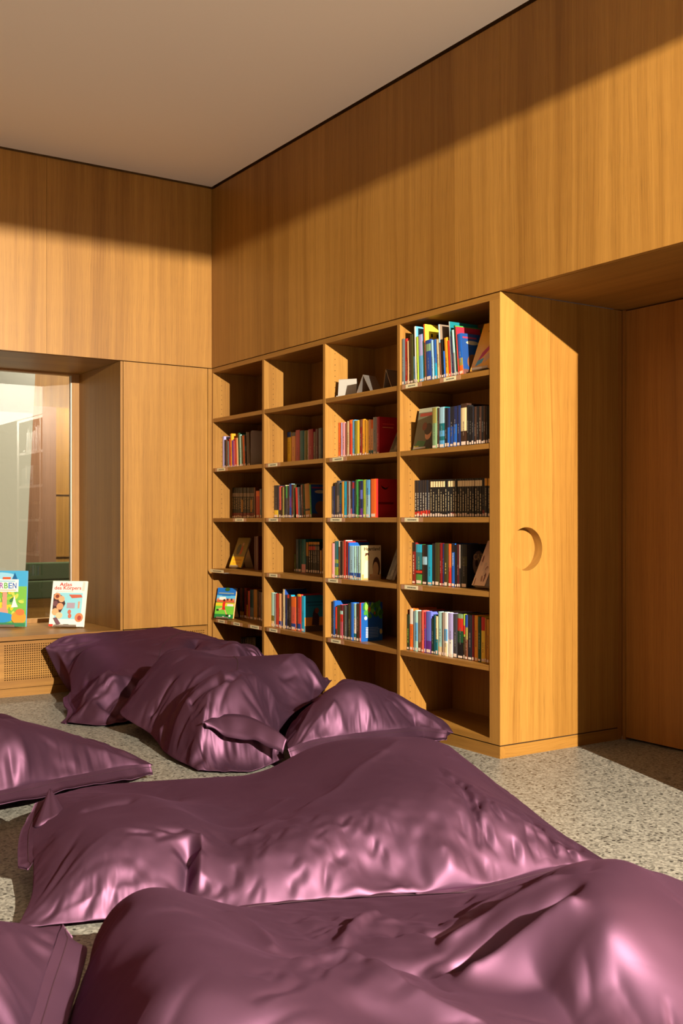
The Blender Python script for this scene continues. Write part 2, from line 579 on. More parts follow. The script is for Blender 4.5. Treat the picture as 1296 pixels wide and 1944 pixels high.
# shelves with their cream label cards
LAB = {(3, 0): [(770, 792), (842, 865)], (3, 2): [(768, 794)], (3, 3): [(768, 793)],
       (2, 1): [(631, 651)], (2, 2): [(627, 648)], (2, 3): [(623, 641)], (2, 4): [(628, 646)],
       (1, 1): [(509, 526)], (1, 2): [(510, 527)], (1, 3): [(511, 526)], (1, 4): [(511, 526)],
       (0, 1): [(412, 427)], (0, 2): [(446, 462)], (0, 3): [(399, 424)], (0, 4): [(414, 426), (443, 455), (475, 491)]}
for bay in range(4):
    for r in range(5):
        z = ZSH[r]
        sh = adopt(box('shelf', M_WOODY, 0.0015, DEP, YB[bay][1] + 0.0008, YB[bay][0] - 0.0008, z, z + TS))
        for p0, p1 in LAB.get((bay, r), []):
            xo = 0.0015
            if (bay, r) == (0, 3):
                xo = -0.035
            ya = min(on(0, xo, p0, 1000)[1], -0.004)
            yb_ = on(0, xo, p1, 1000)[1]
            zc = z + TS / 2
            if xo > 0:
                mt = MB().box(xo - 0.0006, xo - 0.0001, yb_ - 0.035, min(ya + 0.03, -0.02), zc - 0.0105, zc + 0.0115).build('clear_tape', M_TAPE)
            else:
                mt = MB().box(xo, 0.001, yb_ - 0.01, ya, zc - 0.011, zc - 0.009).build('label_clip', M_STEEL)
            mt.parent = sh
            MB().box(xo - 0.0012, xo - 0.0004, yb_, ya, zc - 0.0095, zc + 0.0105).build('label_card', M_CARD, sh)
            tx = MB()
            ln = ya - yb_
            s = ya - ln * 0.22
            while s > yb_ + ln * 0.16:
                wd = random.uniform(0.004, 0.008)
                tx.quad((xo - 0.0014, s, zc - 0.003), (xo - 0.0014, s - wd, zc - 0.003), (xo - 0.0014, s - wd, zc + 0.003), (xo - 0.0014, s, zc + 0.003))
                s -= wd + 0.0025
            if tx.f:
                tx.build('label_text', M_INK, sh, kind='stuff')

# ------------------------------------------------------------------ books
C = dict(black=(22, 22, 24), ink=(30, 32, 40), navy=(28, 40, 82), blue=(28, 92, 180), royal=(30, 70, 150), sky=(90, 165, 215), cyan=(20, 165, 205),
         teal=(20, 110, 120), dteal=(15, 70, 80), mint=(165, 215, 205), lblue=(150, 195, 215), white=(225, 222, 210), cream=(225, 205, 155), grey=(140, 140, 138),
         slate=(95, 110, 115), dgrey=(62, 62, 66), red=(195, 45, 35), dred=(120, 22, 25), crim=(165, 35, 55), coral=(215, 90, 75), rose=(185, 85, 100), pink=(225, 155, 165),
         orange=(232, 105, 35), amber=(235, 160, 40), gold=(205, 145, 35), yellow=(235, 200, 55), ochre=(180, 125, 35), olive=(105, 105, 35), dolive=(60, 58, 28),
         lime=(150, 175, 50), green=(60, 140, 65), dgreen=(25, 75, 45), forest=(20, 50, 35), brown=(110, 65, 45), dbrown=(60, 38, 28), tan=(180, 140, 100), peach=(230, 170, 115),
         laven=(170, 165, 215), peri=(95, 105, 195), purple=(95, 45, 130), maroon=(85, 25, 32), taupe=(125, 108, 92), sage=(130, 165, 120), khaki=(150, 140, 70))
WORD = dict(black='black', ink='black', navy='navy', blue='blue', royal='deep blue', sky='sky blue', cyan='cyan', teal='teal', dteal='dark teal', mint='mint', lblue='pale blue',
            white='white', cream='cream', grey='grey', slate='slate grey', dgrey='dark grey', red='red', dred='dark red', crim='crimson', coral='coral red', rose='rose',
            pink='pink', orange='orange', amber='amber', gold='golden', yellow='yellow', ochre='ochre', olive='olive', dolive='dark olive', lime='lime green', green='green',
            dgreen='dark green', forest='blackish green', brown='brown', dbrown='dark brown', tan='tan', peach='peach', laven='lavender', peri='periwinkle', purple='purple',
            maroon='maroon', taupe='taupe', sage='sage green', khaki='khaki')
BAYN = ['leftmost bay', 'second bay from left', 'third bay from left', 'rightmost bay']
SHN = ['top', 'second', 'third', 'fourth', 'fifth', 'bottom']
ORD = ['first', 'second', 'third', 'fourth', 'fifth', 'sixth', 'seventh', 'eighth', 'ninth', 'tenth', 'eleventh', 'twelfth', 'thirteenth', 'fourteenth', 'fifteenth', 'sixteenth',
       'seventeenth', 'eighteenth', 'nineteenth', 'twentieth', 'twenty-first', 'twenty-second', 'twenty-third', 'twenty-fourth', 'twenty-fifth', 'twenty-sixth', 'twenty-seventh',
       'twenty-eighth', 'twenty-ninth', 'thirtieth', 'thirty-first', 'thirty-second']


def col(n):
    return srgb(C[n])


FONTCACHE = {}


def text_faces(s):
    if s not in FONTCACHE:
        cu = bpy.data.curves.new('t', 'FONT')
        cu.body = s
        cu.resolution_u = 3
        cu.offset = 0.018
        ob = bpy.data.objects.new('t', cu)
        COL.objects.link(ob)
        me = bpy.data.meshes.new_from_object(ob.evaluated_get(bpy.context.evaluated_depsgraph_get()))
        vs = [tuple(v.co) for v in me.vertices]
        fs = [tuple(p.vertices) for p in me.polygons]
        bpy.data.objects.remove(ob)
        bpy.data.meshes.remove(me)
        xs = [v[0] for v in vs]
        ys = [v[1] for v in vs]
        FONTCACHE[s] = ([((v[0] - min(xs)) / (max(xs) - min(xs)), (v[1] - min(ys)) / (max(ys) - min(ys))) for v in vs], fs)
    return FONTCACHE[s]


class Art:
    """flat print laid on a cover: shapes given in cover coordinates 0..1 (u right, v up)"""
    def __init__(self, O, U, V, nrm):
        self.O, self.U, self.V, self.n = (np.array(a, float) for a in (O, U, V, nrm))
        self.m, self.k = MB(), 0

    def P(self, u, v):
        return self.O + self.U * u + self.V * v + self.n * (0.0004 + 0.00012 * self.k)

    def poly(self, pts, c):
        self.m.poly([self.P(*p) for p in pts], srgb(c))
        self.k += 1

    def rect(self, u0, v0, u1, v1, c):
        self.poly([(u0, v0), (u1, v0), (u1, v1), (u0, v1)], c)

    def ell(self, u, v, a, b, c, n=18, rot=0):
        cr, sr = math.cos(rot), math.sin(rot)
        self.poly([(u + a * math.cos(t) * cr - b * math.sin(t) * sr, v + a * math.cos(t) * sr + b * math.sin(t) * cr) for t in [2 * math.pi * i / n for i in range(n)]], c)

    def text(self, s, u0, v0, u1, v1, c):
        vs, fs = text_faces(s)
        n = len(self.m.v)
        self.m.v += [tuple(self.P(u0 + a * (u1 - u0), v0 + b * (v1 - v0))) for a, b in vs]
        for f in fs:
            self.m.f.append(tuple(n + i for i in f))
            self.m.c.append(srgb(c))
        self.k += 1

    def build(self, name, parent):
        return self.m.build(name, M_COVER, parent)


def art_heartland(a):
    a.rect(0, 0, 1, 1, (226, 204, 150))
    a.rect(0, 0, 1, .16, (205, 150, 90))
    a.poly([(.1, .05), (.42, .05), (.38, .5), (.28, .62), (.15, .48)], (190, 190, 165))
    a.ell(.28, .66, .1, .1, (225, 180, 130))
    a.poly([(.16, .68), (.2, .78), (.36, .78), (.38, .68), (.3, .73)], (80, 50, 35))
    a.ell(.76, .36, .2, .3, (70, 45, 30))
    a.ell(.72, .3, .15, .22, (205, 160, 110))
    a.poly([(.3, 0), (.9, 0), (.95, .12), (.6, .2)], (215, 170, 120))
    a.text('Heartland', .12, .85, .94, .95, (30, 22, 18))


def art_tree(a):
    a.rect(0, 0, 1, 1, (22, 84, 160))
    random.seed(3)
    for i in range(26):
        a.ell(random.uniform(.12, .92), random.uniform(.64, .95), .12, .07, random.choice([(70, 140, 50), (100, 170, 60), (50, 115, 45), (130, 185, 70)]), 9, random.uniform(0, 3))
    a.ell(.36, .82, .06, .07, (220, 95, 40))
    a.ell(.62, .72, .03, .04, (190, 60, 40))
    a.ell(.2, .6, .07, .045, (235, 225, 225))
    for i, v in enumerate((.1, .14, .18, .22, .26, .3, .34)):
        a.rect(.36, v, random.uniform(.72, .84), v + .012, (150, 175, 205))
    for v in (.1, .14, .18, .22, .26, .3, .34):
        a.rect(.2, v, .3, v + .022, (225, 230, 235))
    a.ell(.9, .24, .06, .07, (215, 190, 120))


def art_bat(a):
    a.rect(0, 0, 1, 1, (170, 32, 30))
    a.poly([(.2, .84), (.3, .8), (.42, .76), (.5, .78), (.6, .83), (.5, .74), (.4, .72), (.28, .76)], (20, 8, 8))
    a.rect(.1, .34, .8, .4, (110, 15, 16))


def art_crimson(a):
    a.rect(0, 0, 1, 1, (168, 26, 34))
    a.rect(.15, .8, .75, .83, (205, 60, 50))
    a.rect(.15, .72, .7, .735, (225, 150, 90))


def art_face(a):
    a.rect(0, 0, 1, 1, (26, 26, 30))
    a.ell(.55, .55, .28, .3, (120, 95, 75))
    a.ell(.45, .56, .07, .08, (60, 40, 28))
    a.ell(.66, .57, .07, .08, (60, 40, 28))
    a.ell(.5, .33, .1, .08, (150, 125, 100))
    a.text('CATS', .3, .64, .85, .78, (190, 150, 95))


def art_scene(a):
    a.rect(0, 0, 1, 1, (40, 135, 170))
    a.rect(0, 0, 1, .4, (205, 130, 50))
    a.rect(0, 0, 1, .16, (90, 70, 60))
    a.poly([(.35, .18), (.7, .15), (.72, .4), (.5, .66), (.4, .5)], (70, 45, 55))
    a.ell(.6, .58, .1, .08, (150, 80, 50))
    a.rect(.1, .8, .9, .84, (30, 90, 130))
    a.rect(.15, .72, .85, .75, (30, 90, 130))


def art_nightblue(a):
    a.rect(0, 0, 1, 1, (24, 62, 120))
    a.rect(.05, .88, .7, .92, (150, 45, 70))
    a.ell(.5, .78, .3, .05, (170, 160, 130))
    a.ell(.5, .3, .3, .2, (110, 70, 40))
    a.rect(0, 0, 1, .12, (95, 60, 50))


def art_smile(a):
    a.rect(0, 0, 1, 1, (238, 205, 60))
    a.ell(.3, .72, .2, .1, (225, 180, 40))
    a.rect(.18, .78, .24, .84, (40, 30, 20))
    a.rect(.36, .78, .42, .84, (40, 30, 20))


ART = dict(heart=art_heartland, tree=art_tree, bat=art_bat, crim=art_crimson, face=art_face, scene=art_scene, night=art_nightblue, smile=art_smile)


def make_book(x, y0, y1, z, h, dep, c, bands=(), side=None, lean=0.0, sticker=None, title=None, label='', group=None, art=None):
    """spine at plane x facing the room, thickness y0 > y1; the board on the right side may carry its own colour"""
    th = y0 - y1
    B = Vector((x, (y0 + y1) / 2, z))
    if lean:
        Mx = Matrix.Rotation(math.radians(-lean), 4, 'X')
    else:
        Mx = Matrix.Identity(4)
    cc = col(c)
    sc = col(side) if side else cc
    m = MB()
    t = min(0.0022, th * 0.2)
    a, b_ = th / 2, -th / 2
    # spine, slightly rounded: three strips split into bands
    cuts = sorted({0.0, 1.0} | {b[0] for b in bands} | {b[1] for b in bands})
    prof = [(a, 0.0016), (a * 0.45, 0.0), (-a * 0.45, 0.0), (b_, 0.0016)]
    for f0, f1 in zip(cuts, cuts[1:]):
        fc = cc
        for b in bands:
            if b[0] <= (f0 + f1) / 2 < b[1]:
                fc = col(b[2])
        for p, q_ in zip(prof, prof[1:]):
            m.quad((p[1], p[0], f0 * h), (q_[1], q_[0], f0 * h), (q_[1], q_[0], f1 * h), (p[1], p[0], f1 * h), fc)
    m.box(0.0016, dep, a - t, a, 0, h, cc)
    m.box(0.0016, dep, b_, b_ + t, 0, h, sc)
    o = m.build('book', M_COVER)
    pg = MB().box(0.002, dep - 0.004, b_ + t, a - t, 0.003, h - 0.004).build('pages', M_PAPER, o)
    if title:
        tm = MB()
        f0, f1 = title[1], title[2]
        s = f1 * h
        while s > f0 * h:
            ln = min(random.uniform(0.005, 0.013), s - f0 * h + 0.002)
            ww = min(th * 0.13, 0.0028)
            tm.quad((-0.0003, ww, s - ln), (-0.0003, -ww, s - ln), (-0.0003, -ww, s), (-0.0003, ww, s), srgb(title[0]))
            s -= ln + random.choice([0.002, 0.002, 0.006])
        if tm.f:
            tm.build('spine_title', M_COVER, o)
    if sticker:
        sm = MB()
        sm.quad((-0.0004, a * 0.75, 0.004), (-0.0004, -a * 0.75, 0.004), (-0.0004, -a * 0.75, 0.004 + sticker), (-0.0004, a * 0.75, 0.004 + sticker))
        sm.build('spine_sticker', M_STICK, o)
    if art:
        A = Art((0.002, b_, 0), (dep - 0.002, 0, 0), (0, 0, h), (0, -1, 0))
        ART[art](A)
        A.build('cover_print', o)
    # stand it so that the lowest edge touches the shelf
    low = min((Mx @ Vector((0, s, 0))).z for s in (a, b_))
    o.matrix_world = Matrix.Translation(B + Vector((0, 0, -low + 0.0003))) @ Mx
    tag(o, label, 'book', group)
    return o


# rows measured on the photograph: origin of the crop, its scale, then per book
# (left, right, top, colour, {bands b, side s, lean l, title t, art a})
ROWS = [
 (3, 0, 752, 590, 6.821, [
  (62, 100, 365, 'slate', {}), (106, 140, 360, 'red', {}), (142, 158, 390, 'tan', {}), (159, 184, 372, 'dbrown', {}), (185, 219, 305, 'dolive', {}),
  (221, 239, 590, 'sky', {}), (240, 261, 200, 'white', dict(s='sky')), (262, 286, 335, 'lime', {}), (292, 346, 305, 'sky', dict(b=[(.55, 1, 'laven')])),
  (347, 361, 385, 'dgreen', {}), (363, 384, 170, 'orange', dict(s='yellow', b=[(0, .68, 'brown')], a='smile')), (388, 455, 375, 'royal', dict(b=[(.72, .9, 'sage')])),
  (457, 484, 378, 'lblue', {}), (488, 524, 370, 'blue', dict(b=[(0, .4, 'cyan')])), (528, 562, 365, 'cream', {}), (564, 581, 170, 'lblue', dict(s='taupe', b=[(0, .66, 'brown')])),
  (583, 612, 368, 'black', {}), (614, 633, 520, 'blue', {}), (635, 676, 345, 'amber', {}), (678, 702, 380, 'red', {}), (704, 718, 130, 'grey', dict(s='teal')),
  (720, 741, 320, 'navy', {}), (743, 770, 240, 'mint', dict(b=[(0, .5, 'grey')])), (773, 792, 180, 'forest', dict(s='green')), (793, 806, 195, 'red', dict(s='crim')),
  (809, 864, 290, 'blue', dict(b=[(0, .22, 'orange'), (.22, .4, 'khaki')], a='night'))], dict(lean=(0.6, 5.6))),
 (3, 1, 752, 750, 6.821, [
  (460, 518, 165, 'sage', dict(b=[(.62, 1, 'khaki')])), (520, 544, 165, 'dbrown', {}), (546, 618, 155, 'teal', dict(b=[(0, .18, 'sky'), (.28, .42, 'sky'), (.6, 1, 'lblue')])),
  (620, 652, 165, 'ink', {}), (654, 685, 165, 'navy', dict(b=[(0, .5, 'blue')])), (687, 730, 150, 'ink', dict(b=[(0, .5, 'royal')])), (732, 780, 145, 'navy', dict(b=[(0, .55, 'blue')])),
  (782, 825, 135, 'navy', {}), (829, 906, 110, 'dbrown', dict(b=[(.35, .9, 'cream')])), (909, 939, 130, 'black', {}), (941, 969, 148, 'black', {}), (971, 1000, 150, 'ink', {}),
  (1002, 1030, 150, 'dbrown', {}), (1032, 1060, 145, 'black', {}), (1062, 1092, 145, 'dbrown', {}), (1094, 1122, 140, 'black', {}), (1124, 1152, 140, 'dbrown', {}),
  (1154, 1180, 140, 'black', {}), (1182, 1206, 140, 'ink', {})], dict(xs=0.012)),
 (3, 2, 752, 890, 6.821,
  [(230 + i * 34, 263 + i * 34, 150 - i, 'ink', dict(b=[(.045, .15 + .01 * min(i, 4), 'red')], t=((215, 215, 205), .2, .66))) for i in range(6)] +
  [(435 + i * 31.9, 465.5 + i * 31.9, 142 - i, 'black', dict(b=([] if i in (6, 10) else [(.8, .95, 'cream')]) + ([(.04, .12, 'dred')] if i in (8, 9) else []), t=((205, 190, 150), .17, .74 - .07 * (i % 3)))) for i in range(21)] +
  [(1106, 1134, 120, 'black', dict(b=[(.05, .18, 'dred')])), (1136, 1172, 118, 'black', dict(b=[(.8, .99, 'gold')], t=((150, 130, 90), .3, .74))),
   (1174, 1212, 118, 'black', dict(b=[(.8, .99, 'gold')], t=((150, 130, 90), .2, .74)))], {}),
 (3, 3, 752, 1010, 6.821, [
  (198, 241, 135, 'dred', dict(b=[(.78, 1, 'black')], t=((225, 200, 180), .25, .7))), (245, 328, 160, 'green', dict(b=[(.28, .34, 'red'), (.25, .28, 'black'), (.34, .37, 'black'), (.37, .8, 'teal'), (.8, 1, 'cyan')])),
  (332, 393, 165, 'black', dict(b=[(.5, .7, 'lblue')])), (398, 460, 170, 'cyan', {}), (462, 495, 150, 'black', {}), (498, 552, 140, 'dolive', {}), (555, 590, 145, 'dred', {}),
  (592, 610, 150, 'navy', {}), (612, 660, 150, 'dolive', dict(t=((200, 180, 110), .3, .55))), (664, 705, 155, 'red', dict(b=[(.45, 1, 'orange')])), (707, 752, 150, 'blue', dict(b=[(.8, 1, 'ink')], t=((200, 220, 240), .5, .78))),
  (754, 777, 165, 'black', {}), (779, 809, 160, 'maroon', {}), (811, 830, 165, 'dgrey', dict(b=[(.45, 1, 'white')])), (832, 908, 160, 'black', dict(b=[(.5, .72, 'dolive')], a='face'))], {}),
 (3, 4, 752, 1140, 6.821, [
  (128, 161, 180, 'forest', dict(t=((140, 180, 60), .2, .6))), (165, 212, 105, 'orange', dict(b=[(.63, 1, 'white')])), (214, 230, 135, 'slate', {}), (232, 270, 130, 'mint', dict(b=[(.25, .7, 'sky')])),
  (272, 316, 140, 'taupe', dict(b=[(0, .25, 'brown')])), (318, 350, 130, 'coral', {}), (352, 376, 150, 'purple', dict(b=[(.6, 1, 'crim')])), (378, 446, 145, 'peri', dict(b=[(0, .3, 'purple')])),
  (448, 479, 235, 'forest', {}), (481, 499, 190, 'dteal', {}), (501, 532, 205, 'cream', dict(b=[(0, .4, 'teal')])), (535, 590, 150, 'mint', dict(b=[(0, .2, 'cream')])), (592, 611, 155, 'taupe', {}),
  (613, 661, 155, 'white', dict(b=[(.35, .62, 'sky'), (0, .3, 'cream')])), (664, 725, 165, 'laven', dict(b=[(0, .4, 'white')])), (728, 782, 175, 'dgrey', {}),
  (785, 860, 175, 'black', dict(b=[(.62, .9, 'red'), (.9, 1, 'sage'), (.36, .62, 'dgreen')])), (862, 880, 178, 'lime', dict(b=[(0, .5, 'dbrown'), (.55, .75, 'red')])),
  (882, 918, 185, 'brown', dict(b=[(.72, 1, 'royal'), (.45, .72, 'khaki')])), (920, 976, 190, 'ink', {}), (978, 1002, 190, 'dred', {}), (1005, 1048, 195, 'amber', {}), (1050, 1090, 215, 'dgreen', {}),
  (1092, 1140, 215, 'yellow', dict(b=[(.7, 1, 'red')])), (1142, 1160, 230, 'ochre', {}), (1162, 1195, 245, 'gold', {}), (1197, 1216, 250, 'brown', {})], {}),
 (2, 1, 614, 770, 8.64, [
  (230, 276, 280, 'orange', {}), (279, 300, 280, 'laven', {}), (302, 348, 278, 'pink', {}), (350, 372, 285, 'brown', {}), (375, 412, 255, 'cream', {}), (415, 459, 235, 'orange', dict(b=[(0, .9, 'red')])),
  (462, 500, 235, 'sky', {}), (502, 530, 245, 'olive', {}), (532, 583, 240, 'yellow', {}), (585, 622, 230, 'brown', dict(b=[(0, .8, 'dred')])), (625, 666, 222, 'amber', {}), (668, 700, 235, 'ochre', {}),
  (702, 730, 245, 'gold', {}), (732, 766, 232, 'peach', dict(b=[(0, .15, 'teal')])), (768, 802, 232, 'peach', dict(b=[(.75, 1, 'orange'), (0, .15, 'teal')])), (805, 862, 190, 'grey', {}), (865, 911, 185, 'crim', dict(a='crim'))], {}),
 (2, 2, 614, 890, 8.64, [
  (128, 150, 285, 'dgrey', {}), (152, 174, 282, 'navy', {}), (176, 204, 225, 'ink', {}), (206, 246, 195, 'dgrey', dict(b=[(.15, .6, 'taupe')])), (248, 290, 250, 'dteal', dict(b=[(0, .4, 'navy')])), (292, 322, 210, 'ochre', {}),
  (325, 373, 210, 'cyan', {}), (375, 396, 205, 'brown', {}), (398, 426, 205, 'grey', {}), (428, 456, 200, 'dbrown', dict(b=[(0, .25, 'rose')])), (458, 499, 205, 'royal', dict(b=[(.8, .97, 'crim')])), (501, 516, 200, 'ink', {}),
  (518, 561, 180, 'green', dict(t=((40, 60, 30), .3, .6))), (564, 586, 200, 'forest', {}), (588, 633, 195, 'navy', dict(b=[(0, .25, 'purple'), (.5, .75, 'peri')])), (636, 681, 180, 'lime', {}), (685, 753, 180, 'sky', dict(b=[(0, .6, 'lblue')], t=((40, 70, 90), .3, .78))),
  (768, 856, 165, 'orange', dict(a='bat'))], {}),
 (2, 3, 614, 1010, 8.64, [
  (130, 168, 185, 'pink', {}), (170, 233, 150, 'teal', dict(b=[(.08, .3, 'lime'), (.4, .5, 'lime')])), (236, 263, 150, 'brown', dict(b=[(.85, 1, 'white')])), (265, 300, 155, 'black', {}), (302, 317, 150, 'brown', {}),
  (319, 353, 135, 'red', dict(s='white')), (355, 388, 150, 'dred', dict(s='red')), (392, 414, 172, 'blue', dict(s='blue')), (416, 490, 230, 'lblue', dict(b=[(.06, .2, 'royal')])), (492, 526, 230, 'mint', dict(b=[(.06, .2, 'royal')])),
  (528, 562, 230, 'lblue', dict(b=[(.06, .2, 'royal')])), (565, 600, 230, 'mint', dict(b=[(.06, .2, 'royal')])), (602, 618, 222, 'cream', dict(a='heart'))], {}),
 (2, 4, 614, 1125, 8.64, [
  (120, 146, 150, 'ink', {}), (148, 181, 135, 'blue', dict(s='blue')), (184, 210, 235, 'red', dict(b=[(0, .3, 'black')])), (212, 258, 210, 'dolive', {}), (260, 311, 200, 'rose', dict(b=[(.72, .82, 'mint'), (.82, 1, 'maroon'), (.5, .72, 'red')])),
  (313, 333, 205, 'dbrown', {}), (335, 378, 215, 'slate', {}), (380, 396, 200, 'black', {}), (398, 435, 180, 'dolive', {}), (438, 481, 165, 'blue', dict(s='blue')), (484, 530, 185, 'mint', dict(b=[(0, .2, 'teal'), (.2, .6, 'white')])),
  (532, 576, 180, 'dbrown', {}), (579, 603, 170, 'red', dict(a='tree'))], {}),
 (1, 1, 498, 795, 10.286, [
  (480, 553, 260, 'yellow', dict(b=[(.84, 1, 'royal')])), (558, 633, 265, 'peach', dict(b=[(.88, 1, 'slate')])), (637, 716, 220, 'rose', {}), (720, 799, 230, 'teal', {}), (803, 868, 230, 'olive', {}), (870, 885, 230, 'white', {}),
  (887, 983, 205, 'crim', {}), (986, 1023, 255, 'taupe', {}), (1026, 1085, 200, 'maroon', {}), (1088, 1150, 180, 'slate', {})], {}),
 (1, 2, 498, 905, 10.286, [
  (222, 306, 170, 'ink', dict(b=[(.02, .24, 'yellow')])), (310, 353, 190, 'coral', dict(b=[(0, .25, 'dbrown')])), (355, 379, 200, 'dbrown', {}), (381, 410, 205, 'khaki', {}), (412, 441, 165, 'ink', dict(s='cream')), (444, 476, 180, 'dgrey', dict(b=[(.62, 1, 'green')])),
  (478, 510, 190, 'dbrown', {}), (512, 561, 140, 'royal', dict(b=[(.3, .6, 'purple')], s='lblue')), (563, 585, 150, 'maroon', {}), (587, 605, 150, 'dolive', {}), (650, 690, 212, 'red', dict(l=4)), (692, 718, 205, 'slate', dict(l=4)), (722, 758, 200, 'ink', dict(l=4)),
  (764, 798, 160, 'brown', dict(l=4)), (803, 832, 146, 'dgreen', dict(l=4)), (836, 926, 140, 'ochre', dict(b=[(.2, .26, 'black')], l=4)), (929, 958, 150, 'green', dict(l=4, a='night'))], {}),
 (1, 3, 498, 1010, 10.286, [
  (605, 641, 430, 'olive', {}), (645, 690, 140, 'slate', {}), (692, 755, 140, 'dteal', {}), (758, 836, 140, 'teal', dict(b=[(0, .25, 'pink')])), (840, 886, 200, 'black', dict(b=[(.55, 1, 'ochre')]))] +
  [(890 + i * 44, 931 + i * 44, 195, 'black', dict(b=[(.92, 1, 'gold'), (.74, .86, 'red' if i < 3 else 'taupe')], t=((185, 175, 165), .34, .7))) for i in range(5)] +
  [(1112, 1148, 360, 'ochre', {}), (1150, 1184, 320, 'brown', {})], {}),
 (1, 4, 498, 1110, 10.286, [
  (165, 220, 160, 'mint', dict(b=[(.17, .33, 'olive'), (0, .17, 'cream')])), (222, 246, 170, 'grey', {}), (252, 309, 175, 'red', {}), (312, 355, 175, 'peach', dict(b=[(.06, .2, 'royal')])), (357, 385, 180, 'brown', dict(b=[(.06, .2, 'royal')])),
  (392, 433, 90, 'cream', dict(s='royal')), (435, 470, 200, 'navy', {}), (473, 512, 195, 'black', dict(b=[(.9, 1, 'red')])), (514, 550, 200, 'dbrown', dict(s='cyan')), (554, 646, 238, 'orange', dict(b=[(.05, .2, 'royal'), (.2, .7, 'coral')])),
  (649, 672, 215, 'ink', {}), (675, 746, 188, 'red', dict(b=[(.94, 1, 'yellow'), (.06, .2, 'royal')])), (748, 812, 222, 'cyan', dict(a='scene'))], {}),
 (0, 1, 390, 800, 11.172, [
  (355, 389, 320, 'laven', {}), (392, 425, 390, 'ink', {}), (428, 456, 390, 'brown', {}), (460, 492, 420, 'slate', {}), (497, 525, 370, 'red', {}), (528, 559, 260, 'amber', {}), (562, 581, 400, 'purple', {}), (585, 616, 410, 'rose', {}), (620, 648, 350, 'red', {}),
  (650, 683, 350, 'peach', {}), (690, 716, 245, 'dgreen', {}), (720, 760, 280, 'mint', {}), (764, 789, 300, 'dolive', {}), (792, 828, 300, 'orange', {}), (832, 860, 290, 'ink', dict(b=[(.5, .65, 'teal')])), (878, 900, 220, 'taupe', {}), (902, 945, 230, 'dbrown', {})], dict(lean=(0.8, 4.0))),
 (0, 2, 390, 910, 10.23,
  [(510 + i * 35, 543 + i * 35, 160, 'black', dict(b=[(.03, .17, 'dred'), (.7, .82, 'taupe')] + ([(.2, .6, 'ochre')] if i in (5, 10) else []), t=((190, 165, 120), .3, .66))) for i in range(12)] +
  [(936, 966, 160, 'brown', dict(l=.8)), (972, 1040, 225, 'orange', dict(l=1, b=[(0, .8, 'red')])), (1048, 1088, 190, 'slate', dict(l=1))], {}),
 (0, 4, 390, 1095, 11.172, [
  (625, 716, 250, 'navy', {}), (719, 770, 240, 'brown', dict(b=[(0, .22, 'gold')])), (772, 804, 250, 'ink', dict(b=[(0, .22, 'gold')])), (808, 860, 240, 'dred', {}), (862, 890, 300, 'gold', dict(b=[(.5, 1, 'dbrown')])), (892, 931, 300, 'coral', {}),
  (935, 1010, 275, 'slate', dict(b=[(.4, 1, 'dteal')])), (1014, 1086, 270, 'ochre', {}), (1090, 1118, 300, 'dbrown', {}), (1120, 1166, 320, 'maroon', {}), (1170, 1203, 330, 'grey', {})], {}),
 (0, 5, 390, 1095, 11.172, [(735 + i * 41, 773 + i * 41, 1285, 'ink' if i % 3 else 'dgrey', dict(t=((150, 140, 130), .55, .93))) for i in range(8)], {}),
]
NB = 0
for bay, r, ox, oy, sc_, items, opt in ROWS:
    zsh = (ZSH[r] + TS) if r < 5 else ZB
    yl = YB[bay][0] - 0.002
    if 'xs' in opt:
        xs = opt['xs']
    else:
        xs = max(0.010, on(1, yl, ox + items[0][0] / sc_, 1000)[0])
    group = '%s shelf of the %s' % (SHN[r], BAYN[bay])
    n = len(items)
    # keep every book inside the bay
    for i, (xl, xr, yt, c, o) in enumerate(items):
        # spine edges on the photo are read near the foot of the book
        ya = on(0, xs, ox + xl / sc_, 1000)[1]
        yb_ = on(0, xs, ox + xr / sc_, 1000)[1]
        ya = min(ya, yl)
        yb_ = max(yb_, YB[bay][1] + 0.001)
        if ya - yb_ < 0.004:
            continue
        pt = on(0, xs, ox + (xl + xr) / 2 / sc_, oy + yt / sc_)
        h = max(0.08, min(pt[2] - zsh, 0.303))
        lean = o.get('l', 0)
        if 'lean' in opt:
            lean = opt['lean'][0] + (opt['lean'][1] - opt['lean'][0]) * i / (n - 1)
        lean = min(lean, math.degrees(math.asin(min(0.5, max(0.0, yl + 0.001 - ya) / h))))
        random.seed(i * 31 + bay * 7 + r)
        dep = min(max(h * random.uniform(0.64, 0.72), 0.125), 0.215, DEP - xs - 0.006)
        dark = sum(C[c]) < 330
        title = o.get('t')
        if title is None:
            tc_ = (215, 205, 185) if dark else (60, 45, 40)
            f0 = random.uniform(.2, .35)
            k0 = 0.45
            tc_ = tuple(int(k0 * a_ + (1 - k0) * b2) for a_, b2 in zip(tc_, C[c]))
            title = (tc_, f0, f0 + random.uniform(.2, .4)) if random.random() < 0.75 else ((0, 0, 0), 1, 0)
        th = ya - yb_
        lab = '%s %sbook, %s from left on %s shelf, %s' % (WORD[c], 'thick ' if th > 0.032 else ('thin ' if th < 0.013 else ''), ORD[i + ((bay, r) in ((3, 1), (0, 4)))], SHN[r], BAYN[bay])
        make_book(xs + random.uniform(0, 0.003), ya - 0.0004, yb_ + 0.0004, zsh, h, dep, c, o.get('b', ()), o.get('s'), lean, random.choice([0.010, 0.013, 0.016]) if r < 5 and not (bay == 1 and r == 1) else None,
                  title, lab, group, o.get('a'))
        NB += 1
print('books', NB)
# ------------------------------------------------------------------ books shown face-on, on stands
def proj(P):
    d_ = np.array(P, float) - CAM
    z = d_ @ _F
    return np.array([648 + FPX * (d_ @ _R) / z, HOR - FPX * d_[2] / z])


